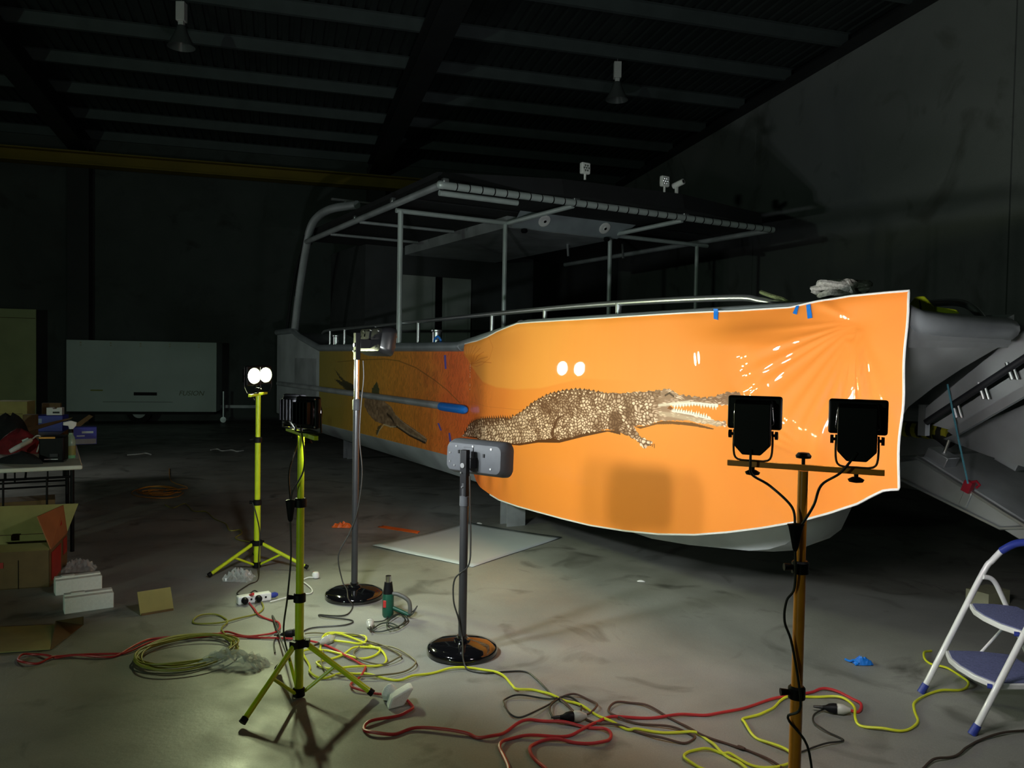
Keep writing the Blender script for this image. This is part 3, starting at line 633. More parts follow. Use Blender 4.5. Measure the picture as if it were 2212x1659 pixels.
obj('rung_bracket', M().box((3.62,Y1+.02,1.3), (.05,.05,.2)), alu, lad)
hz = obj('hazard_pad', M().tube(smoothpts([(2.6,1.7,1.19),(3.3,1.7,1.2),(3.45,1.7,1.19),(3.55,1.7,1.13)], 4), .055, 10), mat('hazard_black', (.02,.022,.02), .7, noise=.2), boat, smooth=True)
hy = mat('hazard_yellow', (.5,.48,.03), .6, noise=.15)
for k in range(9):
    l = 2.9+.075*k; obj('hazard_stripe', M().tube([(l,1.7,1.197),(l+.035,1.7,1.197)], .057, 10), hy, hz)
# blocks under the hull
def steel_block(x, y, rz, h, label):
    m = M().box((0,-.075,h/2), (.2,.012,h)).box((0,.075,h/2), (.2,.012,h)).box((0,0,h/2), (.012,.14,h)).box((0,0,h-.005), (.22,.18,.01))
    o = obj('steel_block', m, mat('block_paint', (.3,.32,.33), .6, noise=.25, scale=8), loc=(x,y,0), rz=rz)
    return tag(o, label, 'block', 'blocks propping the boat')
steel_block(.03, 7.93, math.radians(25), .30, 'short grey steel beam block standing under the boat beside the white board')
steel_block(-2.58, 12.9, math.radians(35), .35, 'short steel block propping the far part of the hull')
tag(obj('pale_block', M().box((0,0,.05), (.25,.16,.1)), mat('pale_timber', (.45,.45,.3), .8, noise=.2), loc=(3.35,5.55,0), rz=.5), 'low pale timber block on the floor below the bow ramp', 'block')

# ------------------------------------------------------------------ the orange sheet taped over the bow side
vz_t = lin([(-.36,1.79),(-.13,1.815),(.1,1.85),(.28,1.90),(.66,1.962),(.9,1.966),(1.83,1.966),(2.83,1.968),(3.3,1.962),(3.66,1.964),(3.78,1.98),(4.04,2.004),(4.31,2.01),(4.36,2.012)])
vz_b = lin([(-.36,.62),(-.2,.53),(-.08,.465),(.1,.43),(.3,.395),(.47,.372),(.8,.37),(1.1,.378),(1.5,.39),(1.88,.408),(2.3,.448),(2.66,.496),(3.0,.56),(3.28,.631),(3.55,.71),(3.79,.789),(4.0,.875),(4.16,.95),(4.27,1.02),(4.30,1.04),(4.36,1.05)])
def vdepth(l, z, zt):
    cl, cz = 4.1, 1.87
    dx, dz = cl-l, cz-z; r = math.hypot(dx, dz); a = math.degrees(math.atan2(dz, dx)); d = 0.0
    env = min(r/.25, 1.0)*math.exp(-(r/.72)**2)
    for a0, s_, A in ((3,2.5,.25),(15,3.6,.42),(25,3.4,.55),(34,2.6,.4),(47,4.2,.5),(60,3.6,.55),(70,3.2,.75),(79,3,1.0),(88,3,1.5),(99,4.5,1.9),(-26,7,.7),(114,6,.7)):
        d += A*math.exp(-((a-a0)/s_)**2)
    d = d*min(r/.22, 1.0)*math.exp(-(r/.82)**3)*.021
    cone = .17*r if r < .6 else .102*math.exp(-((r-.6)/.42)**2)
    sm = lambda q: (lambda u: u*u*(3-2*u))(min(max(q, 0), 1))
    d += cone*sm((zt-z)/.22)*sm((4.14-l)/.22)*sm((z-.75)/.5)
    d += .03*math.exp(-(((l-4.1)/.09)**2)-((z-1.87)/.07)**2)*-.4
    d -= .028*(z-1.95)
    r2x, r2z = 4.05-l, z-1.12; r2 = math.hypot(r2x, r2z); a2 = math.degrees(math.atan2(r2z, r2x))
    e2 = min(r2/.2, 1)*math.exp(-((r2-.45)/.35)**2)
    d += .008*e2*(math.exp(-((a2-14)/2.2)**2)+math.exp(-((a2-21)/2.2)**2)+.8*math.exp(-((a2-29)/2.5)**2))
    d += .005*math.sin(l*11+2*math.sin(l*4))*math.exp(-(zt-z)/.05)
    d += .003*math.sin(l*1.3+.6)*math.sin((z-.3)*1.9)
    d += .01*math.exp(-(((l-.25)/.5)**2))*math.exp(-(((z-.55)/.1)**2))*math.sin(l*22)
    top = max(0.0, 1-(zt-z)/.05)
    over = max(0.0, l-4.2)
    k = max(min(max((l+.36)/.55, 0), 1), min(max((z-1.60)/.1, 0), 1)); k = k*k*(3-2*k)
    return -.012 - .054*k - d*k + top*top*.010 + over*over*.9
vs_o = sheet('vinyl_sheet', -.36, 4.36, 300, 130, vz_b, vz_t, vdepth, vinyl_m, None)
vs_o.location = BOAT_O; vs_o.rotation_euler = (0, 0, BOAT_R)
tag(vs_o, 'glossy orange vinyl sheet printed with a crocodile, taped along the bow side', 'banner')
def bpt(l, z, zt, o=0): return (l, vdepth(l, z, zt)+o, z)
edge = [bpt(l, vz_t(l), vz_t(l)) for l in np.linspace(-.36, 4.36, 160)] + [bpt(4.36+.004*math.sin(z*14), z, vz_t(4.36)) for z in np.linspace(2.0, 1.06, 24)] + [bpt(l, vz_b(l), vz_t(l)) for l in np.linspace(4.36, .3, 120)]
obj('white_edge', M().tube(edge, .0065, 6), white, vs_o, smooth=True)
def tape_strip(poly, nm='tape_strip'):
    m = M(); rows = 9; (a, b, c, d) = [Vector((p[0], 0, p[1])) for p in poly]; vs = []
    for i in range(rows):
        t = i/(rows-1)
        for q in (a.lerp(d, t), b.lerp(c, t)):
            zz = min(q.z, vz_t(q.x)); off = vdepth(q.x, zz, vz_t(q.x))
            vs += [(q.x, off-.007, q.z), (q.x, off-.003, q.z)]
    fs = []
    for i in range(rows-1):
        o = i*4; fs += [(o,o+2,o+6,o+4), (o+1,o+5,o+7,o+3), (o,o+4,o+5,o+1), (o+2,o+3,o+7,o+6)]
    fs += [(0,1,3,2), (rows*4-4,rows*4-2,rows*4-1,rows*4-3)]
    m.add(vs, fs); return obj(nm, m, tape, vs_o)
for p in PR['tapes'][:3]: tape_strip([(a, b) for a, b in p])
for p in PR['tapes'][3:]:
    m = M(); c = [(l, -.012, z) for l, z in p]; m.add(c + [(a, b+.003, d) for a, b, d in c], [(0,1,2,3),(4,5,6,7),(0,1,5,4),(1,2,6,5),(2,3,7,6),(3,0,4,7)])
    obj('register_tape', m, mat('violet_tape', (.12,.1,.5), .5, noise=.1), boat)
# soft things on the bow
def tangle(name, label, cat, c, rad, r, n, material, seed, squash=.45, turns=60):
    rnd = random.Random(seed); pts = []
    for k in range(turns):
        a = k*2*PI/9*(1+.1*rnd.random()); rr = rad*(.55+.45*rnd.random())
        pts.append((c[0]+rr*math.cos(a)*1.3, c[1]+rr*math.sin(a)*.7, c[2]+r+rad*squash*rnd.random()))
    return tag(obj(name, M().tube(smoothpts(pts, 4), r, 6), material, smooth=True), label, cat)
def BW_(l, w, z): 
    a = Vector((.5, -math.sqrt(3)/2, 0)); b = Vector((math.sqrt(3)/2, .5, 0)); return BOAT_O + a*l + b*w + Vector((0, 0, z))
tangle('rope_bundle', 'bundle of grey rope heaped on the bow rail above the orange sheet', 'rope', BW_(3.8, .2, 2.02), .13, .016, 60, rope_m, 3, .6)
tag(obj('rope_scrap', M().tube(smoothpts([BW_(3.3,.1,2.08), BW_(3.4,.08,2.05), BW_(3.45,.12,2.03), BW_(3.55,.08,2.0), BW_(3.7,.12,1.99), BW_(3.85,.1,1.985)], 5), .012, 6), rope_g, smooth=True), 'frayed green rope tied along the hand rail', 'rope')
t = thing('safety_float', 'lime yellow padded strap lying on the bow corner', 'strap', BW_(4.25, .3, 1.925), BOAT_R)
obj('pad', M().prism([(-.1,0),(.16,0),(.14,.02),(.02,.035),(-.03,.085),(-.07,.08),(-.1,.04)], (-.04,.04), lambda p, q, e: (p*.4, p+e*.2, q)), lime_cloth, t, bevel=.006)
obj('band', M().tube([(-.03,-.06,.08),(-.02,-.05,.05),(-.015,-.045,.0)], .006, 6), blackp, t)
tag(obj('stay_rope', M().tube([BW_(3.81,1.2,1.54), BW_(3.88,1.2,1.25), BW_(3.96,1.2,.94)], .006, 6), cyanr), 'thin cyan rope running from the ladder down to the ramp shackle', 'rope')

# ------------------------------------------------------------------ work lights
def lens_mat(nm, col, st): return mat(nm, (.9,.9,.9), .3, emit=(col, st), noise=.01)
def xmat(): return Matrix(((0,0,1),(0,1,0),(-1,0,0)))          # lathe axis z -> x
def tripod(name, label, base, paint_m, hub, zc1, zc2, zbar, feet, face, headz, head, group, r=(.021,.0185,.016), cable=None):
    t = thing(name, label, 'work light', (base[0], base[1], 0), 0, group)
    obj('pole', M().cyl((0,0,.02), (0,0,zc1), r[0], seg=18), paint_m, t, smooth=True)
    obj('pole', M().cyl((0,0,zc1), (0,0,zc2), r[1], seg=18), paint_m, t, smooth=True)
    obj('pole', M().cyl((0,0,zc2), (0,0,zbar-.012), r[2] if len(r) > 2 else r[1], seg=18), paint_m, t, smooth=True)
    for z in (zc1, zc2):
        c = obj('collar', M().lathe([(r[0]+.001,-.022),(r[0]+.008,-.02),(r[0]+.008,.016),(r[0]+.002,.022)], (0,0,z), seg=18), blackp, t, smooth=True)
        obj('collar_knob', M().cyl((-r[0],0,z), (-r[0]-.035,.0,z), .009, .013, 10), blackp, c, smooth=True)
    obj('hub', M().lathe([(r[0]+.001,-.02),(r[0]+.01,-.02),(r[0]+.01,.02),(r[0]+.001,.02)], (0,0,hub), seg=18), blackp, t, smooth=True)
    obj('foot_hub', M().lathe([(.012,0),(r[0]+.008,0),(r[0]+.008,.035),(r[0]+.001,.04)], (0,0,.012), seg=18), blackp, t, smooth=True)
    for fx, fy in feet:
        d = Vector((fx, fy, 0)); n = d.normalized()
        a = n*.028 + Vector((0,0,hub)); b = d + Vector((0,0,.022)); q = b+(a-b)*.06
        lg = obj('leg', M().cyl(a, q, .0135, seg=12), paint_m, t, smooth=True)
        obj('rubber_foot', M().cyl(q, b+(b-a)*.0, .0165, .0175, 12), blackp, lg, smooth=True)
        mid = a+(b-a)*.45; obj('brace', M().cyl(n*.028+Vector((0,0,.035)), mid, .0085, seg=8), paint_m, t, smooth=True)
        obj('leg_bracket', M().box(n*.034+Vector((0,0,hub)), (.03,.034,.034), Matrix.Rotation(math.atan2(fy, fx), 3, 'Z')), blackp, t)
    hd = bpy.data.objects.new('crossbar', None)
    R = Matrix.Rotation(face, 3, 'Z')
    def T(p): return R @ Vector(p)
    def TM(m): m.v = [tuple(T(v)) for v in m.v]; return m
    bar = obj('crossbar', TM(M().box((0,0,zbar), (.02,.5,.02))), paint_m, t, bevel=.002)
    obj('bar_knob', TM(M().lathe([(.006,.01),(.006,.03),(.024,.032),(.026,.04),(.018,.05),(.0,.051)], (0,0,zbar), seg=12)), blackp, bar, smooth=True)
    for sg in (1, -1):
        head(t, TM, sg, zbar, headz)
    return t, T
def led_head(col, st, lensname, yaw=0.0, gap=.12):
    lm = lens_mat(lensname, col, st)
    def f(t, TM0, sg, zb, hz):
        y = gap*sg
        Ry = Matrix.Rotation(yaw, 3, 'Z'); pv = Vector((0, y, 0))
        def TM(m): m.v = [tuple(pv + Ry @ (Vector(v)-pv)) for v in m.v]; return TM0(m)
        h = obj('lamp_head', TM(M().box((0,y,hz), (.035,.13,.15)).box((-.025,y,hz), (.025,.10,.12))), blackp, t, bevel=.012)
        for k in range(5): obj('cooling_fin', TM(M().box((-.045,y-.04+.02*k,hz), (.03,.006,.10))), blackp, h)
        obj('lens', TM(M().lathe([(.054,0),(.054,.0005),(0,.001)], (.0175,y,hz), xmat(), 24)), lm, h)
        m = M()
        for a in (-1, 1):
            for b in (-1, 1): m.cyl((-.02,y+a*.054,hz+b*.064), (-.0185-.004,y+a*.054,hz+b*.064), .004, seg=6)
        obj('screws', TM(m), steel, h)
        obj('lens_rim', TM(M().tube([(.021,y+.0605*math.cos(2*PI*k/24),hz+.0605*math.sin(2*PI*k/24)) for k in range(24)], .0038, 6, True)), blackp, h, smooth=True)
        obj('yoke', TM(M().tube([(0,y-.072,hz),(0,y-.074,hz-.09),(0,y-.05,zb+.014),(0,y+.05,zb+.014),(0,y+.074,hz-.09),(0,y+.072,hz)], .005, 6)), blackp, t)
        obj('head_knob', TM(M().cyl((0,y,zb-.012), (0,y,zb-.035), .006, .02, 10)), blackp, t, smooth=True)
    return f
FEETG = [(-.166,-.316),(.354,.015),(-.19,.30)]
tn, Tn = tripod('tripod_work_light', 'lime yellow tripod work light in front, its two black lamp heads turned away', (-1.0,3.805), lime, .27, .489, .946, 1.278, FEETG, math.radians(30), 1.385, led_head(NEAR_COL, NEAR_LAMP, 'near_lens', math.radians(34)), 'yellow tripod work lights')
def cord(parent, pts, r=.004, m_=None, nm='cord', n=6):
    return obj(nm, M().tube(smoothpts(pts, n), r, 6), m_ or blackc, parent, smooth=True)
def lp(t, p): return Vector(p)-Vector(t.location)
cord(tn, [Tn((-.04,.12,1.35)), Vector((-.03,.05,1.25)), Vector((-.05,-.02,1.1)), Vector((-.045,-.02,.98)), Vector((-.035,-.03,.92))], .004)
cord(tn, [Tn((-.04,-.12,1.35)), Vector((.03,-.06,1.2)), Vector((.02,-.035,1.1)), Vector((-.03,-.035,1.0)), Vector((-.035,-.03,.92))], .004)
obj('cord_splitter', M().lathe([(.006,-.05),(.012,-.04),(.02,.02),(.024,.05),(.012,.055)], (-.04,-.03,.91), seg=10, sy=.6), blackp, tn, smooth=True)
cord(tn, [Vector((-.04,-.03,.87)), Vector((-.035,-.03,.7)), Vector((-.05,-.03,.5)), Vector((-.09,.05,.3)), Vector((-.1,.2,.1)), lp(tn, G(588,1330,.01)), lp(tn, G(605,1365,.008)), lp(tn, G(592,1385,.008)), lp(tn, G(594,1410,.008))], .0045)
FEETF = [(-.26,-.30),(.40,-.03),(-.14,.38)]
tf, Tf = tripod('tripod_work_light', 'lime yellow tripod work light shining brightly at the left, farther back', (-1.942,6.127), lime, .20, .513, .995, 1.345, FEETF, math.radians(3.4), 1.49, led_head(FAR_COL, FAR_LAMP, 'far_lens', math.radians(-36), .17), 'yellow tripod work lights', r=(.024,.021,.018))
cord(tf, [Vector((-.03,-.02,.513)), Vector((.01,-.035,.4)), Vector((.03,-.03,.28)), Vector((.03,-.05,.12)), lp(tf, G(558,1250,.01)), lp(tf, G(538,1262,.008)), lp(tf, G(512,1281,.008)), lp(tf, G(530,1288,.008)), lp(tf, G(549,1276,.03)), lp(tf, G(558,1284,.02)), lp(tf, G(552,1300,.03))], .0045)

def flood_head(t, TM, sg, zb, hz):
    y = .165*sg; lm = lens_mat('flood_lens', FLOOD_COL, FLOOD_LAMP)
    h = obj('flood_head', TM(M().box((.02,y,hz), (.026,.182,.116))), blackp, t, bevel=.009)
    obj('rear_dish', TM(M().prism([(-.07,-.04),(.07,-.04),(.062,.046),(-.062,.046)], (-.022,.01), lambda p, q, e: (e, y+p, hz+q))), blackg, h, bevel=.008)
    obj('driver_box', TM(M().prism([(-.06,.035),(-.06,-.11),(-.03,-.142),(.03,-.142),(.06,-.11),(.06,.035)], (-.05,.0), lambda p, q, e: (e, y+p, hz+q))), blackp, h, bevel=.004)
    obj('lens', TM(M().box((.034,y,hz), (.004,.16,.095))), lm, h)
    obj('yoke', TM(M().tube(smoothpts([(-.01,y-.064,hz-.06),(-.01,y-.064,zb+.045),(-.01,y-.05,zb+.016),(-.01,y,zb+.013),(-.01,y+.05,zb+.016),(-.01,y+.064,zb+.045),(-.01,y+.064,hz-.06)], 3), .004, 6)), mat('yoke_steel', (.12,.07,.04), .5, .3, noise=.1), t)
    for s2 in (1, -1):
        obj('side_knob', TM(M().cyl((-.01,y+s2*.062,hz-.075), (-.01,y+s2*.074,hz-.075), .005, seg=8).cyl((-.01,y+s2*.072,hz-.075), (-.01,y+s2*.082,hz-.075), .014, seg=10)), blackp, t, smooth=True)
    obj('head_knob', TM(M().cyl((0,y,zb-.01), (0,y,zb-.028), .007, seg=8).lathe([(.0,-.04),(.022,-.036),(.026,-.028),(.012,-.02)], (0,y,zb), seg=12)), blackp, t, smooth=True)
FO = math.radians(66)
to, To = tripod('stand_floodlight', 'orange work light stand with two black floodlights in the right foreground', (.99,2.70), orange_paint, .2, .53, .96, 1.30, [(.1,-.36),(.31,.22),(-.37,.1)], FO, 1.478, flood_head, None, r=(.0205,.019,.0165))
yc = lambda s: To((-.05,.165*s,1.36))
cord(to, [To((-.055,.165,1.355)), To((-.06,.165,1.31)), To((-.05,.16,1.27)), Vector((-.1,.03,1.23)), Vector((-.045,-.03,1.17)), Vector((-.04,-.05,1.11))], .0045)
cord(to, [To((-.055,-.165,1.365)), To((-.07,-.12,1.30)), Vector((.04,-.06,1.25)), Vector((.02,-.05,1.18)), Vector((-.02,-.05,1.11))], .0045)
obj('cord_splitter', M().lathe([(.006,-.05),(.010,-.04),(.018,.0),(.026,.035),(.03,.04),(.0,.045)], (-.035,-.045,1.075), seg=10, sy=.6), blackp, to, smooth=True)
cord(to, [Vector((-.035,-.045,1.03)), Vector((-.028,-.03,.9)), Vector((-.05,-.02,.85)), Vector((-.055,-.02,.78)), Vector((-.03,-.03,.7)), Vector((.0,-.04,.5)), Vector((-.035,-.02,.45)), Vector((.03,-.03,.36)), Vector((.06,-.05,.2)), lp(to, G(1800,1725,.01))], .0045)

# ------------------------------------------------------------------ the two heat lamps on round bases
def heater(label, base, ztop, zhead, face, chrome_to, off, cords, tilt, hm):
    t = thing('heat_lamp', label, 'heat lamp', (base[0], base[1], 0), 0, 'black heat lamps on round bases')
    obj('base', M().lathe([(0,.0),(.19,.0),(.197,.006),(.198,.028),(.19,.042),(.15,.056),(.08,.066),(.05,.07),(.0,.071)], seg=56), blackg, t, smooth=True)
    obj('pole_socket', M().lathe([(.048,.068),(.045,.08),(.03,.086),(.028,.1)], seg=24), blackg, t, smooth=True)
    if chrome_to:
        obj('pole', M().cyl((0,0,.08), (0,0,chrome_to), .022, seg=20), gunmetal, t, smooth=True)
        obj('upper_pole', M().cyl((0,0,chrome_to), (0,0,ztop), .0175, seg=20), chrome, t, smooth=True)
        obj('pole_collar', M().lathe([(.019,-.04),(.026,-.035),(.026,.03),(.019,.04)], (0,0,chrome_to), seg=20), greyp, t, smooth=True)
    else:
        obj('pole', M().cyl((0,0,.08), (0,0,ztop-.1), .0235, seg=20), gunmetal, t, smooth=True)
        obj('upper_pole', M().cyl((0,0,ztop-.1), (0,0,ztop), .019, seg=20), gunmetal, t, smooth=True)
        obj('pole_collar', M().lathe([(.02,-.03),(.027,-.026),(.027,.026),(.02,.03)], (0,0,ztop-.1), seg=20), greyp, t, smooth=True)
    R = Matrix.Rotation(face, 3, 'Z') @ Matrix.Rotation(tilt, 3, 'Y')
    C = Matrix.Rotation(face, 3, 'Z') @ Vector((off, 0, 0)) + Vector((0, 0, zhead))
    def TM(m): m.v = [tuple(C + R @ Vector(v)) for v in m.v]; return m
    m = M(); rings = []
    def rrect(w, h, x, bow=0.0):
        pts = []; rc = min(w, h)*.22
        for cx, cy, a0 in ((w/2-rc, h/2-rc, 0), (-w/2+rc, h/2-rc, 90), (-w/2+rc, -h/2+rc, 180), (w/2-rc, -h/2+rc, 270)):
            for k in range(6):
                a = math.radians(a0+18*k); p, q = cx+rc*math.cos(a), cy+rc*math.sin(a)
                pts.append((x, p, q*(1+bow*(1-(2*p/w)**2))))
        return pts
    for w_, h_, x_ in ((.355,.125,-.062),(.385,.15,-.058),(.405,.17,-.04),(.425,.19,-.005),(.43,.195,.03),(.42,.185,.04)): rings.append(rrect(w_, h_, x_, .08))
    n = len(rings[0]); vs = [p for r_ in rings for p in r_]
    fs = [(i*n+k, i*n+(k+1) % n, (i+1)*n+(k+1) % n, (i+1)*n+k) for i in range(len(rings)-1) for k in range(n)] + [tuple(range(n)), tuple((len(rings)-1)*n+k for k in range(n))]
    m.add(vs, fs); h = obj('heater_head', TM(m), hm, t, smooth=True)
    obj('reflector', TM(M().box((.041,0,0), (.004,.38,.15))), mat('reflector_foil', (.6,.58,.5), .25, .9, noise=.1), h)
    for z in (-.035, .035): obj('heating_tube', TM(M().cyl((.05,-.18,z), (.05,.18,z), .009, seg=10)), mat('quartz_tube', (.4,.3,.26), .2, noise=.1), h, smooth=True)
    m = M()
    for y, z in ((-.13,.06),(.12,.06),(-.13,-.05),(.13,-.05),(0,.066),(.165,.02),(.165,-.03)): m.cyl((-.058,y,z), (-.067,y,z), .006, seg=8)
    obj('screws', TM(m), steel, h)
    obj('back_plate', TM(M().box((-.066,.03,.01), (.008,.07,.1))), hm, h, bevel=.003)
    obj('vent_slots', TM(M().box((-.064,.03,.045), (.01,.05,.006)).box((-.064,-.08,.02), (.008,.01,.02)).box((-.064,.1,.03), (.008,.01,.02))), blackp, h)
    B = Matrix.Rotation(face, 3, 'Z')
    def TB(m_): m_.v = [tuple(B @ Vector(v)) for v in m_.v]; return m_
    br = obj('tilt_bracket', TB(M().box((0,0,(ztop+zhead)/2-.01), (.035,.045,abs(zhead-ztop)+.13)).box((off/2-.01,-.03,zhead-.02), (off*.75,.012,.06)).box((off/2-.01,.03,zhead-.02), (off*.75,.012,.06))), blackp, t, bevel=.004)
    obj('bracket_bolts', TB(M().cyl((-.02,0,zhead-.03), (-.024,0,zhead-.03), .014, seg=14).cyl((-.02,.008,zhead-.07), (-.026,.008,zhead-.07), .005, seg=8).cyl((-.02,0,ztop-.02), (-.026,0,ztop-.02), .005, seg=8)), steel, br)
    for c in cords: cord(t, [lp(t, p) for p in c], .0045, blackc)
    return t
b1 = Vector((-1.055, 5.435, 0)); b2 = Vector((-.254, 4.436, 0))
o1 = lambda x, y, z: b1+Vector((x, y, z)); o2 = lambda x, y, z: b2+Vector((x, y, z))
heater('tall black heat lamp on a chrome topped pole, head at the gunwale', b1, 1.70, 1.755, math.radians(33), 1.32, .15,
    [[o1(.05,-.04,1.62), o1(.055,-.04,1.5), o1(.04,-.03,1.35), o1(.03,-.03,1.1), o1(.05,-.03,.85), o1(.02,-.03,.6), o1(-.03,-.03,.45), o1(-.1,-.05,.3), o1(-.07,-.06,.13), o1(-.03,-.1,.08), o1(.0,-.2,.05),
      G(762,1310,.006), G(745,1329,.006), G(692,1328,.006), G(700,1332,.012), G(760,1340,.006), G(745,1350,.006), G(675,1356,.006), G(645,1368,.006), G(622,1366,.006), G(620,1382,.006)]], math.radians(8), mat('black_housing', (.008,.008,.009), .3, noise=.1))
heater('short black heat lamp with its grey head turned to the orange sheet', b2, .955, 1.085, math.radians(54), None, .13,
    [[o2(.03,-.04,1.0), o2(.035,-.03,.8), o2(.04,-.02,.62), o2(.03,-.03,.5), o2(-.045,-.01,.42), o2(-.05,-.02,.3), o2(-.02,-.03,.2), o2(.0,-.03,.1), o2(.01,-.1,.07), o2(.02,-.21,.04),
      G(1012,1447,.006), G(1050,1454,.006), G(1090,1451,.006), G(1135,1451,.006), G(1160,1468,.006), G(1190,1498,.006), G(1215,1516,.008), G(1240,1540,.008), G(1228,1553,.02)]], math.radians(2), greyp)

# ------------------------------------------------------------------ stepladder
lt = thing('step_ladder', 'white two step folding ladder with blue treads and a blue handle', 'ladder', (2.075, 3.78, 0), 0)
yl, yr_ = .215, -.235
def rx(z): return .02+.468*z
for y in (yl, yr_):
    fr = obj('front_leg', M().tube(smoothpts([(rx(.03),y,.03),(rx(.3),y,.3),(rx(.62),y,.62),(rx(.68)+.01,y*.97,.68),(rx(.73)+.02,y*.88,.735)], 4), .0145, 12), whitem, lt, smooth=True)
    obj('rubber_foot', M().cyl((rx(0)-.004,y,.0), (rx(.045),y,.045), .019, .0175, 14), bluer, fr, smooth=True)
    rl = obj('rear_leg', M().tube(smoothpts([(rx(.6)-.0,y*.93,.6),(rx(.6)+.05,y*.93,.585),(rx(.6)+.1,y*.93,.5),(.52,y*.93,.25),(.64,y*.93,.03)], 5), .0125, 10), whitem, lt, smooth=True)
    obj('rubber_foot', M().cyl((.632,y*.93,.045), (.652,y*.93,0), .016, .018, 12), bluer, rl, smooth=True)
    obj('link_bar', M().cyl((.30,y*.9,.22), (.47,y*.9,.42), .007, seg=8), whitem, lt)
hp = smoothpts([(rx(.73)+.02,yl*.88,.735),(rx(.76)+.04,yl*.62,.785),(rx(.78)+.05,yl*.2,.81),(rx(.78)+.05,yr_*.2,.81),(rx(.76)+.04,yr_*.62,.785),(rx(.73)+.02,yr_*.88,.735)], 5)
obj('handle', M().tube(hp, .0185, 12), bluer, lt, smooth=True)
for z, d in ((.225, .30), (.465, .21)):
    x0 = rx(z); out = [(x0+.0, yl-.015), (x0-.04, yl*.45), (x0-.05, 0), (x0-.04, yr_*.5), (x0+.0, yr_+.015), (x0+d*.55, yr_+.02), (x0+d, yr_+.06), (x0+d, yl-.06), (x0+d*.55, yl-.02)]
    st = obj('step', M().prism(out, (z-.026, z), lambda p, q, e: (p, q, e)), whitem, lt, bevel=.005)
    inn = [(x0+d*.5+(p-x0-d*.5)*.93, q*.94) for p, q in out]
    obj('tread', M().prism(inn, (z-.001, z+.004), lambda p, q, e: (p, q, e)), bluet, st)
    obj('step_rivet', M().cyl((x0-.012,yr_+.02,z-.014), (x0-.03,yr_+.03,z-.014), .011, seg=12), bluer, st)

# ------------------------------------------------------------------ cords over the floor
def K(off, sc, pts, z=.006): return [G(off[0]+x*sc, off[1]+y*sc, z) for x, y in pts]
def floor_cord(name, label, pts, r, m_, n=7, cat='cord', group=None):
    rnd = random.Random(len(pts)*13+int(pts[0].x*100))
    sp = smoothpts(pts, n)
    sp = [p + Vector((0, 0, .004*(1+math.sin(i*.37+pts[0].x*9)))) for i, p in enumerate(sp)]
    return tag(obj(name, M().tube(sp, r, 7), m_, smooth=True), label, cat, group)
S6, S7, S8, S5 = .2712, .2712, .3219, .3165
yel = K((650,1100), S6, [(150,1140),(180,1012),(280,992),(420,1000),(505,1020),(518,1050),(450,1075),(330,1062),(190,1025),(300,1000),(560,1090),(640,1130),(680,1215),(600,1250),(420,1265),(230,1270),(130,1240),(160,1215),(330,1165),(430,1110),(560,1100),(630,1120),(600,1160),(470,1195),(340,1165),(200,1125),(20,1140)], .008)
yel += K((650,1100), S6, [(70,1250),(68,1300),(110,1335),(200,1345),(320,1318),(430,1310),(520,1320),(660,1350),(800,1362),(900,1335),(1050,1305),(1200,1275),(1380,1270),(1520,1295),(1620,1340),(1680,1400),(1720,1445),(1850,1440),(1950,1470),(2060,1515)])
yel += K((1000,1400), S7, [(850,430),(950,470),(1050,525),(1150,580),(1250,625),(1330,655),(1400,658),(1600,675),(1820,680),(1900,700),(1980,760),(2040,820),(2120,875),(2212,935),(2290,1010),(2180,1060),(1980,990),(1850,935),(1765,885),(1790,830),(1900,815),(2000,820),(2080,845)])
yel += K((1500,1150), S8, [(250,1500),(400,1570),(560,1585),(660,1540),(640,1480),(500,1420),(400,1370),(340,1290),(330,1250),(450,1225),(520,1190),(580,1130),(650,1110),(800,1105),(950,1110),(1040,1140),(1075,1180),(1080,1260),(1120,1300),(1250,1325),(1380,1335),(1470,1310),(1500,1270),(1475,1190),(1480,1150),(1560,1090),(1640,1070),(1760,1065),(1830,1040),(1835,1010),(1780,960),(1700,920),(1600,890),(1545,850),(1545,810),(1590,795)])
floor_cord('extension_cord', 'bright yellow extension cord running across the whole foreground to the ladder', yel, .0062, yelc)
rd = K((200,1220), S5, [(1070,262),(1100,300),(1130,345),(1200,372),(1265,400),(1275,440),(1200,478),(1100,492),(1010,482),(920,466),(860,470),(700,500),(500,500),(380,512),(250,580),(150,625),(0,632)])
rd += K((0,1040), .2411, [(650,1560),(520,1572),(430,1600),(330,1632),(220,1633),(163,1605),(175,1575),(240,1553),(340,1550),(430,1572),(500,1580),(620,1570)]) 
rd += K((200,1220), S5, [(150,612),(260,590),(420,530),(600,500),(800,480),(1000,492),(1300,505),(1520,535),(1640,570),(1720,625),(1820,672),(1862,700),(1835,760),(1768,808),(1778,848),(1900,872),(2000,892)], .008)
floor_cord('extension_cord', 'red extension cord looping at the far left and running to the white foam scraps', rd, .006, redc)
r2 = [G(872,1510,.02)] + K((200,1220), S5, [(2170,950),(2183,990),(2120,1022),(2000,1050),(1880,1085),(1852,1122),(1900,1152),(2050,1160),(2212,1118)]) + K((1000,1400), S7, [(0,680),(120,713),(230,713),(320,680),(430,612),(540,578),(680,585),(830,605),(980,632),(1120,652),(1180,692),(1150,742),(1060,768),(900,755),(750,737),(620,745),(540,790),(540,850),(600,910),(660,975),(690,1020)])
floor_cord('extension_cord', 'red extension cord from the foam scraps, looping out of the bottom edge', r2, .0072, redc)
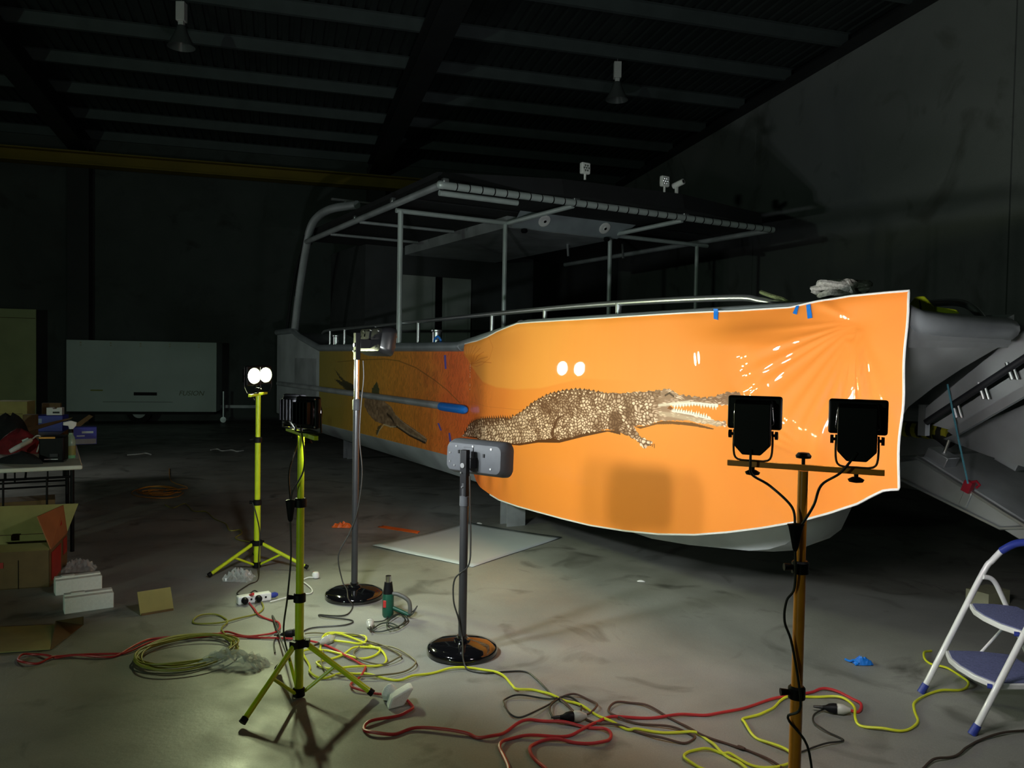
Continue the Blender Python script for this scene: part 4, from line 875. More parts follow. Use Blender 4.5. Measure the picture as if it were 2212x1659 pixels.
r3 = K((1500,1150), S8, [(1040,1203),(1100,1205),(1120,1170),(1080,1130),(980,1080),(860,1056),(780,1075),(650,1105),(500,1125),(300,1195),(120,1228),(0,1226)]) + K((1000,1400), S7, [(1700,543),(1500,558),(1250,557),(1130,567),(1050,600),(950,660),(820,703),(600,708),(450,708),(335,740),(292,790),(320,850),(360,955),(372,1040)])
floor_cord('extension_cord', 'long red extension cord passing behind the orange stand to a grey socket', r3, .0072, redc)
oc = []
for k in range(6):
    cx, cy = 640+14*math.sin(k*2.1), 590+10*math.cos(k*1.7); rx_, ry_ = 355-16*((k*5) % 4), 118-9*((k*3) % 4)
    for j in range(12):
        a = 2*PI*(j+k*.1)/12
        oc.append(G(200+S5*(cx+rx_*math.cos(a)+40*math.sin(a)*-.6), 1220+S5*(cy+ry_*math.sin(a)-.22*rx_*math.cos(a)*.55), .007+.005*k))
oc += K((200,1220), S5, [(880,450),(920,400),(900,365),(840,340),(740,350),(685,385),(720,402),(880,400),(1000,370),(1120,335),(1165,300),(1155,265)])
floor_cord('extension_cord', 'coiled olive extension cord on the floor left of the near tripod', oc, .0052, olivec, n=5)
bl = K((650,1100), S6, [(180,1130),(160,1215),(200,1290),(330,1330),(600,1335),(760,1310),(880,1270),(915,1225),(880,1180),(760,1120),(640,1085),(560,1080),(480,1090),(420,1150),(480,1210),(640,1235),(760,1200),(795,1165),(700,1110),(560,1065),(530,1040),(450,1010),(300,995),(150,992),(30,1000)], .012)
floor_cord('extension_cord', 'tangled grey brown cord lying in the heap of yellow cord', bl, .0045, mat('taupe_cord', (.16,.14,.07), .5, noise=.2))
k1 = K((1000,1400), S7, [(815,572),(740,572),(692,515),(710,445),(780,402),(870,405),(935,450),(940,510),(905,545)], .01)
floor_cord('lamp_lead', 'black lead coiled in a ring beside the grey plug in the middle foreground', k1, .005, blackc)
k2 = K((1000,1400), S7, [(330,470),(322,430),(355,398),(440,385),(600,395),(720,412),(745,412),(650,470),(550,530),(450,553),(370,530),(328,470)], .008)
floor_cord('lamp_lead', 'black lead in a leaf shaped loop left of the grey plug', k2, .0045, blackc)
k3 = K((1000,1400), S7, [(940,540),(1020,515),(1068,462),(1000,410),(900,378),(800,388),(770,402),(830,460),(890,510)], .008)
floor_cord('lamp_lead', 'brown lead curling behind the grey plug in the foreground', k3, .005, brownc)
k4 = K((1000,1400), S7, [(960,560),(1080,602),(1250,626),(1400,672),(1550,720),(1700,750),(1800,755),(1850,720),(1780,670),(1650,637),(1450,610),(1300,582),(1180,530),(1165,480),(1220,443),(1320,435),(1450,460),(1600,535),(1750,612),(1900,702),(2100,760),(2240,815)]) + K((1500,1150), S8, [(300,1440),(460,1510),(600,1600)])
floor_cord('extension_cord', 'dark brown cord looping across the centre foreground', k4, .0055, brownc)
k5 = K((1500,1150), S8, [(2300,1320),(2212,1332),(2050,1360),(1900,1402),(1830,1452),(1780,1490),(1700,1515),(1600,1537),(1530,1590)])
floor_cord('extension_cord', 'dark cord crossing the bottom right corner below the ladder', k5, .0055, mat('umber_cord', (.05,.035,.025), .5, noise=.2))
k6 = K((1500,1150), S8, [(870,1196),(800,1232),(810,1290),(880,1340),(1000,1395),(880,1428),(730,1470),(640,1490)])
floor_cord('lamp_lead', 'thin black lead from the clear plug beside the orange stand', k6, .0042, blackc)
k7 = K((1000,1150), .3219, [(3580,850),(3700,885),(3850,900)])
floor_cord('extension_cord', 'dark cord on the floor behind the ladder steps', [G(2160,1432,.006), G(2195,1438,.006), G(2260,1442,.006)], .005, brownc)
k8 = K((400,780), .3014, [(0,1025),(60,1075),(150,1085),(210,1130),(290,1170),(320,1215),(390,1210),(405,1240),(360,1265),(400,1290),(470,1298),(520,1305)])
floor_cord('extension_cord', 'thin olive cord snaking up to the far tripod', [G(356,1090,.006), G(375,1098,.006)] + k8, .0045, olivec)
fc = []
for k in range(5):
    for j in range(10):
        a = 2*PI*j/10+k; fc.append(G(340+(56-9*k)*math.cos(a)+14*math.sin(k*3), 1062+(12-2.2*k)*math.sin(a)+3*math.cos(k*2), .006+.006*k))
floor_cord('extension_cord', 'small orange and yellow cord coil on the dark floor far back', fc + [G(405,1056,.006), G(370,1040,.006), G(366,1012,.006)], .0042, orangec, n=4)
fw_ = K((400,780), .3014, [(1040,1530)]) 
wl = [G(583,1300,.01), G(640,1287,.006), G(668,1283,.006), G(674,1275,.006), G(660,1262,.006), G(653,1254,.006), G(665,1250,.008), G(676,1248,.012)]
floor_cord('power_lead', 'white lead running from the power strip to a white plug', wl, .0045, whitec)
p = G(682,1249,0)
tp = thing('power_plug', 'white round power plug lying behind the near tripod pole', 'plug', (p.x, p.y, 0)); 
obj('plug_body', M().lathe([(.012,0),(.026,.006),(.028,.03),(.02,.045),(.0,.048)], seg=16), white, tp, smooth=True)
obj('plug_tail', M().tube([(0,0,.02),(-.02,.06,.012),(-.05,.14,.008)], .006, 8), redc, tp, smooth=True)
# sockets and plugs where cords join
def joiner(label, p, ang, c1, c2, s=1.0):
    t = thing('cord_connector', label, 'connector', (p.x, p.y, 0), ang)
    obj('plug', M().lathe([(.008,-.05),(.011,-.035),(.02,-.02),(.024,0),(.024,.012),(.018,.016)], (-.0,0,.026), xmat(), 16), c1, t, smooth=True)
    obj('socket', M().lathe([(.02,.014),(.025,.02),(.024,.045),(.016,.06),(.010,.075),(.0,.077)], (0,0,.026), xmat(), 16), c2, t, smooth=True)
    obj('cable_grip', M().lathe([(.005,-.09),(.008,-.06),(.008,-.045)], (0,0,.026), xmat(), 10), blackc, t, smooth=True)
    return t
greypl = mat('grey_plug', (.45,.45,.4), .4, noise=.1)
joiner('black plug in a grey socket among the black leads in the middle foreground', G(1232,1560), math.radians(8), blackp, greypl)
joiner('dark plug in a pale socket on the floor right of the orange stand', G(1800,1542), math.radians(-12), blackp, greypl)
joiner('clear plug standing at the end of the heat gun lead', G(799,1358), math.radians(100), clearplug, clearplug)
joiner('clear plug inside the yellow cord tangle behind the near tripod leg', G(702,1394), math.radians(60), clearplug, clearplug)
joiner('black coupling beside the near tripod pole', G(626,1378), math.radians(20), blackp, blackp)
# power strip
a, b = G(512,1306), G(584,1295); d = b-a
ps = thing('power_strip', 'white power strip with two black plugs on the floor left of the near tripod', 'power strip', ((a.x+b.x)/2, (a.y+b.y)/2, 0), math.atan2(d.y, d.x))
ln = d.length
obj('strip_body', M().box((0,0,.028), (ln,.06,.055)), white, ps, bevel=.01)
for x in (-.07, .02):
    q = obj('plug', M().lathe([(.022,0),(.022,.02),(.014,.032),(.0,.034)], (x,-.03,.03), Matrix(((1,0,0),(0,0,-1),(0,1,0))), 14), blackp, ps, smooth=True)
obj('red_plug', M().cyl((-.03,-.01,.05), (-.02,-.05,.07), .01, seg=8), redc, ps)
obj('blue_plug', M().lathe([(.018,0),(.02,.03),(.01,.05),(.0,.052)], (ln/2,0,.028), xmat(), 12), bluer, ps, smooth=True)
obj('socket_holes', M().box((.07,-.031,.03), (.012,.002,.012)).box((-.025,-.031,.03), (.012,.002,.012)), blackp, ps)

# ------------------------------------------------------------------ heat gun
p = G(838,1332)
hg = thing('heat_gun', 'green and black heat gun standing nozzle up on the floor between the heat lamps', 'heat gun', (p.x, p.y, 0), math.radians(-8))
obj('gun_body', M().lathe([(.0,.0),(.03,.0),(.036,.012),(.037,.05),(.036,.13),(.032,.15)], seg=20), greent, hg, smooth=True)
obj('barrel', M().lathe([(.033,.15),(.031,.17),(.025,.215),(.0245,.222)], seg=20), blackp, hg, smooth=True)
obj('nozzle', M().lathe([(.019,.222),(.0185,.262),(.0165,.262),(.0165,.225)], seg=20), chrome, hg, smooth=True)
obj('label_patch', M().box((-.012,-.035,.09), (.02,.008,.045)), mat('tool_red', (.4,.02,.02), .5, noise=.1), hg, bevel=.002)
obj('handle', M().tube(smoothpts([(.025,0,.15),(.07,0,.145),(.125,0,.118),(.142,0,.085),(.143,0,.03)], 5), .0135, 10), greyt, hg, smooth=True)
obj('grip', M().tube(smoothpts([(.143,0,.045),(.14,0,.02),(.11,0,.03),(.07,0,.045),(.03,0,.06)], 5), .0125, 10), greent, hg, smooth=True)
cord(hg, [Vector((.143,0,.03)), Vector((.17,-.0,.05)), Vector((.19,0,.08)), Vector((.16,-.03,.03))] + [lp(hg, G(x, y, .01)) for x, y in ((868,1326),(842,1318),(836,1340),(800,1345))], .004)
hcp = K((650,1100), S6, [(580,950),(640,920),(720,915),(780,935),(760,950),(700,935),(685,900),(720,860),(790,840),(840,860),(850,890),(800,930),(740,960),(690,950),(690,905),(760,855),(800,845),(830,880),(790,935),(680,972),(600,975),(560,960)], .012)
floor_cord('tool_lead', 'coiled dark green lead in front of the heat gun', hcp, .0042, mat('dark_green_cord', (.02,.03,.022), .5, noise=.2), n=5)
# ------------------------------------------------------------------ loose things on the floor
def slab_from(name, label, cat, corners, th, m_, z=0.0, curl=None):
    P = [G(x, y, z) for x, y in corners]; c = sum(P, Vector())/len(P); m = M(); n = 14
    vs = []
    for i in range(n+1):
        for j in range(n+1):
            u, v = i/n, j/n; q = P[0]*(1-u)*(1-v)+P[1]*u*(1-v)+P[2]*u*v+P[3]*(1-u)*v
            hz = z+th + (curl(u, v) if curl else 0); vs.append((q.x-c.x, q.y-c.y, hz))
    w = n+1; fs = [(i*w+j, (i+1)*w+j, (i+1)*w+j+1, i*w+j+1) for i in range(n) for j in range(n)]
    m.add(vs, fs); o = obj(name, m, m_, smooth=True, loc=(c.x, c.y, 0))
    sd = o.modifiers.new('thick', 'SOLIDIFY'); sd.thickness = th; sd.offset = -1
    return tag(o, label, cat)
slab_from('backing_sheet', 'large white backing sheet lying flat on the floor between heat lamps and boat', 'sheet', [(805,1182),(1012,1131),(1214,1162),(1020,1226)], .003, board_m, 0, lambda u, v: .012*math.exp(-((u+v)*4)**2)+.008*abs(math.sin(u*5+v*3))*(1-u)*.5+.02*max(0, (u*v-.8))+.01*math.exp(-((u-1)**2+(v)**2)*20))
slab_from('vinyl_offcut', 'narrow orange vinyl strip half under the white sheet', 'offcut', [(815,1139),(830,1136),(908,1148),(902,1153)], .002, vinylo, 0, lambda u, v: .006*math.sin(u*6)**2)
def crumple(name, label, cat, p, w, d, h, m_, seed, seg=14, group=None, frag=1.0):
    rnd = random.Random(seed); m = M(); vs = []
    for i in range(seg+1):
        for j in range(seg+1):
            u, v = i/seg*2-1, j/seg*2-1; e = max(0, 1-max(abs(u), abs(v))**3)
            vs.append((u*w/2*(1+.25*rnd.random()*frag-.12), v*d/2*(1+.25*rnd.random()-.12), .004+h*e*(.25+.75*rnd.random())))
    q = seg+1; m.add(vs, [(i*q+j, (i+1)*q+j, (i+1)*q+j+1, i*q+j+1) for i in range(seg) for j in range(seg)])
    o = obj(name, m, m_, loc=(p.x, p.y, 0), rz=rnd.random()*.6-.3); sd = o.modifiers.new('thick', 'SOLIDIFY'); sd.thickness = .0015
    return tag(o, label, cat, group)
crumple('vinyl_scrap', 'crumpled orange vinyl scrap on the floor behind the tall heat lamp', 'scrap', G(738,1139), .17, .09, .06, vinylo, 4, 7)
crumple('tape_scrap', 'crumpled blue masking tape on the bare floor right of the orange stand', 'scrap', G(1862,1434), .1, .06, .045, tape, 5, 7)
tag(obj('tape_tail', M().tube(smoothpts([G(1826,1424,.01), G(1836,1428,.012), G(1845,1426,.02), G(1855,1434,.012)], 4), .006, 6), tape), 'twisted tail of blue tape beside the crumpled blue tape', 'scrap')
crumple('plastic_wrap', 'clear crinkled plastic wrap beside the olive cord coil', 'plastic wrap', G(505,1436), .36, .14, .085, clearp, 6, 17)
crumple('plastic_wrap', 'clear plastic bag scrap under the far tripod', 'plastic wrap', G(515,1252), .2, .16, .085, clearp, 7, 17)
crumple('plastic_wrap', 'clear plastic bag behind the white foam blocks', 'plastic wrap', G(170,1232), .22, .14, .09, clearp, 8, 17)
fs1 = thing('foam_scrap', 'torn white foam wedge at the end of the red cord', 'foam', tuple(G(862,1522)), .3)
obj('foam_wedge', M().prism([(-.06,.0),(.02,.0),(.07,.075),(.05,.08),(-.04,.05)], (-.03,.04), lambda p, q, e: (p, e+p*.3, q)), foamw, fs1, bevel=.008)
fs2 = thing('foam_scrap', 'small round white foam piece beside the foam wedge', 'foam', tuple(G(842,1512)), .2)
obj('foam_lump', M().lathe([(.0,0),(.035,.006),(.042,.03),(.03,.06),(.012,.078),(0,.08)], seg=9, sy=.7), foamw, fs2, bevel=.004)
for pts, lb in (([(275,983),(300,981),(315,979),(326,982)], 'short white strip on the dark floor below the trailer'), ([(455,972),(470,970),(480,974),(500,972),(512,975),(526,973)], 'crinkled white strip on the dark floor near the far tripod')):
    tag(obj('paper_strip', M().tube(smoothpts([G(x, y, .012) for x, y in pts], 4), .01, 5), white), lb, 'scrap')
for (x, y), lb in (((1385,1257), 'tiny white paper scrap on the floor below the crocodile'), ((1035,1132), 'tiny white scrap beside the steel beam block')):
    crumple('paper_scrap', lb, 'scrap', G(x, y), .06, .03, .012, white, int(x), 4)
# cardboard, cartons, foam blocks at the left
def box_thing(name, label, cat, p, d, rz, m_, z=0.0, bev=.004, grp=None):
    o = obj(name, M().box((0,0,d[2]/2), d), m_, loc=(p.x, p.y, z), rz=rz, bevel=bev); return tag(o, label, cat, grp)
for a, b, lb in ((G(120,1288), G(221,1274), 'white foam block nearest the open carton'), (G(139,1328), G(246,1313), 'white foam block in front of the other one')):
    d = b-a; ang = math.atan2(d.y, d.x); c = (a+b)/2 + Vector((-math.sin(ang), math.cos(ang), 0))*.055
    t = thing('foam_block', lb, 'foam block', (c.x, c.y, 0), ang, 'white foam packing blocks')
    obj('foam_body', M().box((0,0,.05), (d.length,.105,.10)), foamw, t, bevel=.005)
    obj('foam_ridge', M().box((0,.02,.105), (d.length*.98,.05,.012)).box((-.06,.02,.112), (.08,.04,.008)), foamw, t, bevel=.003)
t = thing('cardboard_offcut', 'square cardboard offcut propped up on the floor', 'cardboard', tuple(G(336,1320)), math.radians(38))
obj('cardboard_sheet', M().box((0,0,.065), (.2,.008,.15), Matrix.Rotation(math.radians(-32), 3, 'X')), card, t)
obj('fold', M().box((.09,.08,.03), (.02,.14,.06), Matrix.Rotation(math.radians(12), 3, 'Y')), card, t)
obj('corrugation', M().box((0,-.045,.006), (.19,.01,.012)), cardd, t)
P = [G(x, y) for x, y in ((-60,1360),(120,1352),(108,1405),(-60,1416))]
c = sum(P, Vector())/4
t = thing('flat_carton', 'flattened cardboard sheet with an upturned flap at the lower left edge', 'cardboard', (c.x, c.y, 0))
q = [p-c for p in P]; m = M(); m.add([(p.x, p.y, .004) for p in q]+[(p.x, p.y, .009) for p in q], [(0,1,2,3),(4,5,6,7),(0,1,5,4),(1,2,6,5),(2,3,7,6),(3,0,4,7)])
obj('carton_sheet', m, card, t)
e0, e1 = q[2], G(178,1350)-c; up = [G(178,1332,.08)-c, q[1]+Vector((0,0,.03))]
m = M(); off = Vector((.006,.003,0)); vs = [e0+Vector((0,0,.005)), e1, up[0], up[1]]; m.add(vs+[v+off for v in vs], [(0,1,2,3),(4,5,6,7),(0,1,5,4),(1,2,6,5),(2,3,7,6),(3,0,4,7)])
obj('carton_flap', m, cardd, t)
# open carton
oc_ = G(107,1268); ang = math.radians(18.7)
t = thing('open_carton', 'open cardboard carton with red printed flap standing on the floor by the table', 'carton', (oc_.x, oc_.y, 0), ang)
Wd, Dp, Hc = .7, .6, .26
obj('carton_walls', M().box((-Wd/2,.003,Hc/2), (Wd,.006,Hc)).box((-Wd/2,Dp,Hc/2), (Wd,.006,Hc)).box((-.003,Dp/2,Hc/2), (.006,Dp,Hc)).box((-Wd,Dp/2,Hc/2), (.006,Dp,Hc)).box((-Wd/2,Dp/2,.004), (Wd,Dp,.006)), cardd, t)
obj('back_flap', M().add([(-Wd,Dp,Hc),(0,Dp,Hc),(.06,Dp+.1,Hc+.2),(-Wd-.05,Dp+.1,Hc+.2),(-Wd,Dp+.006,Hc),(0,Dp+.006,Hc),(.06,Dp+.106,Hc+.2),(-Wd-.05,Dp+.106,Hc+.2)], [(0,1,2,3),(4,5,6,7),(0,1,5,4),(1,2,6,5),(2,3,7,6),(3,0,4,7)]), card, t)
obj('inner_lining', M().box((-Wd/2,Dp-.008,Hc/2), (Wd-.02,.004,Hc-.01)).box((-.01,Dp/2,Hc/2), (.004,Dp-.02,Hc-.01)), card, t)
sf = obj('side_flap', M().add([(0,.02,Hc),(0,Dp-.02,Hc),(-.02,Dp-.06,Hc+.22),(-.1,.1,Hc+.22),(.006,.02,Hc),(.006,Dp-.02,Hc),(-.014,Dp-.06,Hc+.22),(-.094,.1,Hc+.22)], [(0,1,2,3),(4,5,6,7),(0,1,5,4),(1,2,6,5),(2,3,7,6),(3,0,4,7)]), mat('orange_board', (.4,.16,.06), .7, noise=.15), t)
obj('flap_print', M().add([(-.0885,.12,Hc+.205),(-.03,Dp-.12,Hc+.2),(.004,Dp-.2,Hc+.1),(-.03,.13,Hc+.08)], [(0,1,2,3)]), cardr, sf)
obj('flap_logo', M().add([(-.065,.2,Hc+.172),(-.05,.34,Hc+.178),(-.04,.34,Hc+.155),(-.054,.2,Hc+.148)], [(0,1,2,3)]), mat('logo_pale', (.5,.4,.35), .6, noise=.1), sf)
obj('front_flap', M().add([(-Wd,0,Hc),(0,0,Hc),(-.02,.12,Hc+.03),(-Wd,.12,Hc+.03)], [(0,1,2,3)]), card, t)
obj('side_print', M().box((.004,.2,.13), (.003,.3,.2)).box((.004,.5,.18), (.003,.12,.12)), cardr, t)
obj('front_print', M().box((-.33,-.003,.17), (.1,.003,.04)).box((-.55,-.003,.08), (.16,.003,.1)), cardr, t)
obj('seam', M().box((-.19,-.002,.1), (.003,.004,.2)), blackp, t)
tag(obj('paper_tag', M().box((-.45,.42,.27), (.05,.01,.05)), white, loc=(oc_.x, oc_.y, 0), rz=ang), 'small white paper square sticking up inside the open carton', 'paper')
# ------------------------------------------------------------------ trestle table and what lies on it
tc = Vector((-3.46, 6.45, 0)); TA = math.radians(30)
def folding_table(p, label):
    tb = thing('folding_table', label, 'table', tuple(p), TA, 0, 'white folding tables at the left') if False else thing('folding_table', label, 'table', tuple(p), TA, 'white folding tables')
    obj('tabletop', M().box((-.4,1.2,.712), (.8,2.40,.036)), mat('table_white', (.8,.84,.74), .5, noise=.1, scale=6), tb, bevel=.012)
    for y in (.16, 2.2):
        for x in (-.07, -.72):
            obj('leg', M().cyl((x,y,0), (x,y,.7), .016, seg=10), blackp, tb, smooth=True)
        for z in (.25, .62): obj('leg_rail', M().cyl((-.72,y,z), (-.07,y,z), .01, seg=8), blackp, tb)
    obj('leg_brace', M().cyl((-.4,.16,.62), (-.4,.8,.69), .008, seg=8), blackp, tb)
    for x in (-.55, -.25): obj('leg_strut', M().cyl((x,.16,.25), (x,.16,.62), .008, seg=8), blackp, tb)
folding_table(tc, 'white topped folding table at the left edge carrying bags, a case and a spray bottle')
folding_table(tc + Vector((-.5, .866, 0))*2.42, 'white folding table behind the front one, carrying cartons and a blue box')
ZT = .732
def gt(x, y): 
    p = G(x, y, ZT); return p
t = thing('tool_case', 'black tool case with an orange strip on the table', 'case', (gt(102,999).x, gt(102,999).y+.08, ZT), TA-.25)
obj('case_body', M().box((0,.03,.105), (.19,.15,.21)), blackp, t, bevel=.015)
obj('orange_strip', M().box((-.03,-.048,.2), (.12,.006,.014)), mat('case_orange', (.7,.3,.02), .4, noise=.1), t)
obj('case_latch', M().box((.02,-.05,.055), (.06,.008,.025)), greyp, t); obj('case_foot', M().box((0,-.03,.008), (.2,.1,.014)), blackg, t)
obj('case_label', M().box((.0,-.05,.022), (.1,.006,.006)), white, t)
def bag(name, label, p, w, d, h, m_, seed, rz=0):
    rnd = random.Random(seed); m = M(); prof = []
    ph = [rnd.random()*6 for _ in range(6)]; vs = []; nr, ns = 9, 18
    for i in range(nr):
        t_ = i/(nr-1); rr = math.sin(PI*(.12+.88*(1-t_)*.56+.0))**.6 if t_ < 1 else .01; z = h*t_
        rr = max(.02, math.cos(t_*PI/2*.98)**.55)
        for k in range(ns):
            a = 2*PI*k/ns; f = 1+.12*math.sin(3*a+ph[0]+t_*2)+.08*math.sin(5*a+ph[1]-t_*3)
            vs.append((w/2*rr*math.cos(a)*f, d/2*rr*math.sin(a)*f, z*(1+.1*math.sin(2*a+ph[2]))))
    fs = [(i*ns+k, i*ns+(k+1) % ns, (i+1)*ns+(k+1) % ns, (i+1)*ns+k) for i in range(nr-1) for k in range(ns)] + [tuple(range(ns)), tuple((nr-1)*ns+k for k in range(ns))]
    m.add(vs, fs); t = thing(name, label, 'bag', (p.x, p.y, ZT), rz); obj('bag_cloth', m, m_, t, smooth=True); return t
t = bag('tool_bag', 'dark red cloth bag on the table edge', gt(42,978), .36, .26, .2, redbag, 3)
obj('bag_badge', M().box((.12,-.11,.13), (.06,.006,.018), Matrix.Rotation(-.4, 3, 'Y')), white, t)
bag('backpack', 'black cloth bag heaped behind the red bag on the table', gt(20,955), .42, .3, .27, blackbag, 9)
t = bag('glove_heap', 'dark cloth heap at the front edge of the table', gt(48,1000), .34, .16, .09, blackbag, 12)
t = thing('hot_tool', 'white handheld tool with white lead lying over the bags', 'tool', (gt(45,985).x, gt(45,985).y, ZT+.09), TA+.35)
obj('tool_body', M().lathe([(.0,-.1),(.018,-.095),(.022,-.05),(.022,.08),(.014,.1),(.0,.102)], (0,0,.0), Matrix.Rotation(math.radians(62), 3, 'Y'), 14, sy=.8), white, t, smooth=True)
cord(t, [Vector((.09,0,.05)), Vector((.13,0,.08)), Vector((.16,.0,.06)), Vector((.14,-.02,.0)), Vector((.11,-.05,-.06))], .006, whitec)
t = thing('spray_bottle', 'clear spray bottle with white trigger and green liquid on the table', 'bottle', (gt(153,990).x, gt(153,990).y, ZT), .6)
obj('bottle', M().lathe([(.0,0),(.036,.002),(.038,.02),(.038,.15),(.03,.185),(.016,.21),(.016,.225)], seg=20), clearb, t, smooth=True)
obj('liquid', M().lathe([(.0,.004),(.034,.005),(.034,.075),(.0,.076)], seg=20), green_liq, t, smooth=True)
obj('collar', M().lathe([(.02,.22),(.02,.245),(.014,.25)], seg=14), blackp, t, smooth=True)
obj('trigger_head', M().prism([(-.06,.285),(-.055,.312),(.0,.325),(.045,.31),(.04,.28),(.016,.25),(-.012,.25),(-.02,.28)], (-.014,.014), lambda p, q, e: (p, e, q)), white, t, bevel=.006)
obj('label_band', M().lathe([(.0387,.03),(.0389,.03),(.0389,.11),(.0387,.11)], seg=20), mat('bottle_label', (.5,.35,.05), .5, noise=.3, alpha=.5), t)
t = thing('blue_carton', 'small blue printed carton near the table corner', 'carton', (gt(166,962).x, gt(166,962).y+.15, ZT), TA)
obj('carton_body', M().box((0,0,.085), (.2,.14,.17)), bluebox_m, t, bevel=.003)
obj('carton_print', M().box((.02,-.072,.12), (.1,.003,.02)).box((-.04,-.072,.085), (.07,.003,.012)), mat('print_pale', (.5,.6,.6), .5, noise=.2), t)
obj('carton_base', M().box((0,-.071,.03), (.19,.003,.05)), mat('print_grey', (.3,.34,.34), .5, noise=.2), t)
t = thing('cardboard_tray', 'torn cardboard tray with raised flaps in the middle of the table', 'cardboard', (gt(95,945).x, gt(95,945).y+.1, ZT), TA)
obj('tray_wall', M().add([(-.32,-.1,.02),(.2,.0,.18),(.22,.02,.2),(-.3,-.08,.09),(-.32,-.094,.02),(.2,.006,.18),(.22,.026,.2),(-.3,-.074,.09)], [(0,1,2,3),(4,5,6,7),(0,1,5,4),(1,2,6,5),(2,3,7,6),(3,0,4,7)]), cardd, t)
obj('tray_flap', M().add([(.1,-.02,.02),(.2,.02,.02),(.42,.1,.2),(.38,.1,.22)], [(0,1,2,3)]).add([(.1,-.014,.02),(.2,.026,.02),(.42,.106,.2),(.38,.106,.22)], [(0,1,2,3)]), cardd, t)
obj('tray_floor', M().box((-.02,.0,.004), (.5,.2,.008)), card, t)
pz = gt(32,930)
t = thing('large_carton', 'big tan cardboard carton at the far end of the table', 'carton', (pz.x, pz.y, ZT), TA-.3)
obj('carton_body', M().box((0,0,.17), (.34,.26,.34)), card, t, bevel=.004); obj('carton_seam', M().box((0,-.1315,.2), (.25,.002,.006)), cardd, t)
box_thing('brown_carton', 'narrow brown carton beside the big tan carton on the table', 'carton', gt(66,944), (.12,.1,.24), TA-.3, cardd, ZT)
t = thing('blue_box', 'blue storage box behind the cardboard tray on the table', 'box', (gt(108,930).x, gt(108,930).y, ZT), TA-.3)
obj('box_body', M().box((0,0,.09), (.33,.22,.18)), bluebox_m, t, bevel=.006); obj('box_window', M().box((-.1,-.111,.12), (.1,.003,.05)), mat('box_pale', (.3,.4,.6), .5, noise=.1), t)
t = thing('white_carton', 'small white carton with a cut out lid on top of the blue box', 'carton', (gt(116,930).x+.02, gt(116,930).y, ZT+.182), TA-.25)
obj('carton_body', M().prism([(-.08,0),(.08,0),(.08,.085),(.03,.085),(.02,.07),(-.01,.07),(-.02,.085),(-.08,.085)], (-.05,.05), lambda p, q, e: (p, e, q)), white, t, bevel=.002)
obj('carton_label', M().box((.02,-.051,.03), (.07,.003,.02)), greyp, t)
box_thing('tan_carton', 'tan carton standing behind the white carton on the table', 'carton', gt(112,925), (.2,.05,.3), TA-.3, cardd, ZT)
box_thing('cup_roll', 'small orange roll on the big tan carton side', 'roll', gt(28,945), (.07,.07,.14), .2, orangec, ZT+.2) if False else None
p = G(30,1150)
t = thing('brown_box', 'closed brown cardboard box under the table', 'carton', (p.x, p.y+.15, 0), TA)
obj('box_body', M().box((0,0,.14), (.5,.3,.28)), cardd, t, bevel=.004); obj('box_tape', M().box((0,-.152,.2), (.5,.002,.03)), card, t)
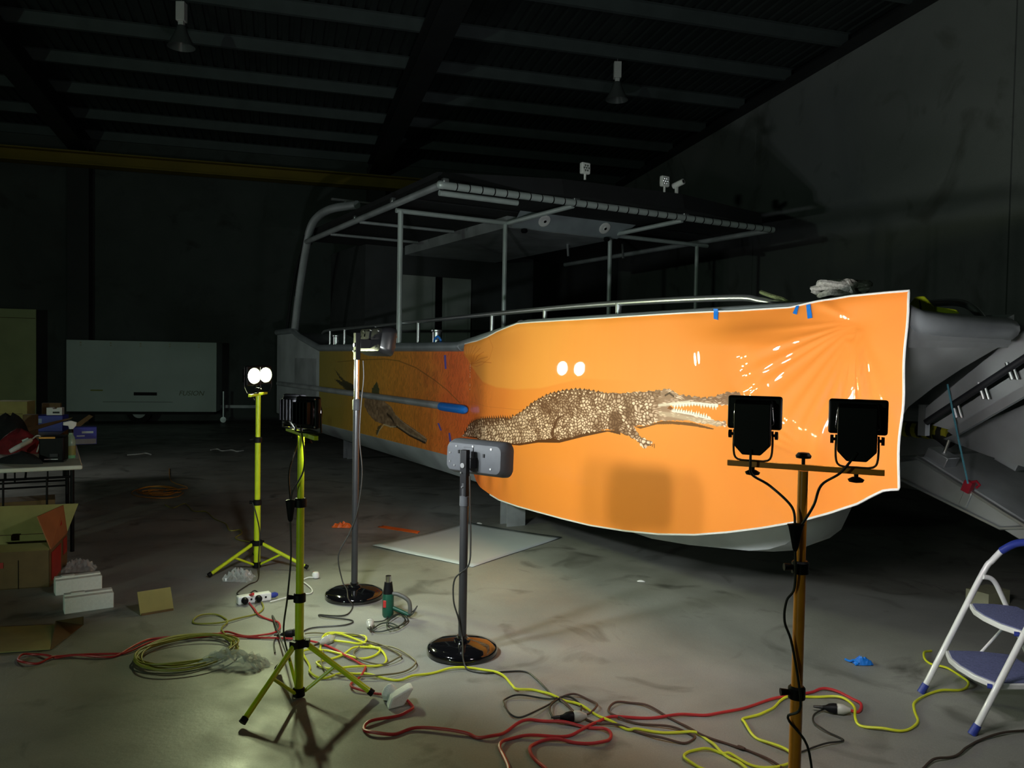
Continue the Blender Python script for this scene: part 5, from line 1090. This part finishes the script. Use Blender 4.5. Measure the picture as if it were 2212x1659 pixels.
# ------------------------------------------------------------------ things along the back wall
a, b = G(143,915), G(467,915); d = b-a; ang = math.atan2(d.y, d.x); wd_ = d.length
t = thing('box_trailer', 'pale grey box trailer with a dark slot parked against the back wall', 'trailer', ((a.x+b.x)/2, (a.y+b.y)/2, 0), ang)
zt_, zb_ = 1.91, .275
obj('trailer_body', M().box((0,.75,(zt_+zb_)/2), (wd_,1.5,zt_-zb_)), trailer_m, t, bevel=.01)
for k in range(5):
    hx = -wd_/2+.30+k*(wd_-.6)/4.15
    obj('hinge', M().box((hx,-.008,zt_-.06), (.035,.012,.04)).box((hx,-.008,zt_-.115), (.035,.012,.03)), mat('hinge_brass', (.6,.62,.45), .4, noise=.1), t)
obj('handle_slot', M().box((.06,-.006,.69), (.5,.012,.075)), blackp, t, bevel=.004)
obj('door_seam', M().box((-.1,-.003,.5), (1.5,.004,.008)), greyp, t)
obj('yellow_mark', M().box((-.98,-.003,.765), (.26,.004,.03)), mat('mark_yellow', (.4,.42,.1), .6, noise=.2), t)
fc_ = bpy.data.curves.new('lettering', 'FONT'); fc_.body = 'FUSION'; fc_.size = .16; fc_.shear = .25; fc_.extrude = .002; fc_.materials.append(mat('letter_olive', (.2,.26,.16), .6, noise=.1))
tmp_ = bpy.data.objects.new('lettering_curve', fc_); COL.objects.link(tmp_); bpy.context.view_layer.update()
lme = bpy.data.meshes.new_from_object(tmp_.evaluated_get(bpy.context.evaluated_depsgraph_get())); bpy.data.objects.remove(tmp_)
lo_ = bpy.data.objects.new('lettering', lme); COL.objects.link(lo_); lo_.parent = t; lo_.location = (.78,-.004,.66); lo_.rotation_euler = (PI/2,0,0)
wh = obj('wheel', M().cyl((-.1,.1,.27), (-.1,.3,.27), .27, seg=28), blackp, t, smooth=True)
obj('wheel_rim', M().cyl((-.1,.09,.27), (-.1,.1,.27), .15, seg=24), alu_d, wh, smooth=True)
obj('mudguard', M().box((-.1,.2,.56), (.8,.3,.04)), blackp, t)
obj('drawbar', M().box((wd_/2+.4,.75,.36), (.9,.08,.07)), alu_d, t)
obj('jockey_wheel', M().cyl((wd_/2+.12,.3,.06), (wd_/2+.12,.3,.75), .03, seg=10).cyl((wd_/2+.12,.27,.07), (wd_/2+.12,.33,.07), .07, seg=14), alu, t)
obj('trailer_floor', M().box((0,.75,.24), (wd_-.1,1.4,.06)), blackp, t)
pb = Vector((-10.7, 18.0, 0))
t = thing('wall_board', 'tall olive board standing upright at the left edge beside the trailer', 'board', tuple(pb), math.radians(14))
obj('board_face', M().box((-.8,0,1.285), (1.6,.03,2.57)), panel_m, t, bevel=.003)
obj('board_batten', M().box((-.8,.05,.4), (1.6,.06,.05)).box((-.8,.3,.02), (1.5,.5,.04)), cardd, t)
obj('board_line', M().box((-.8,-.016,2.37), (1.58,.004,.012)), cardd, t)
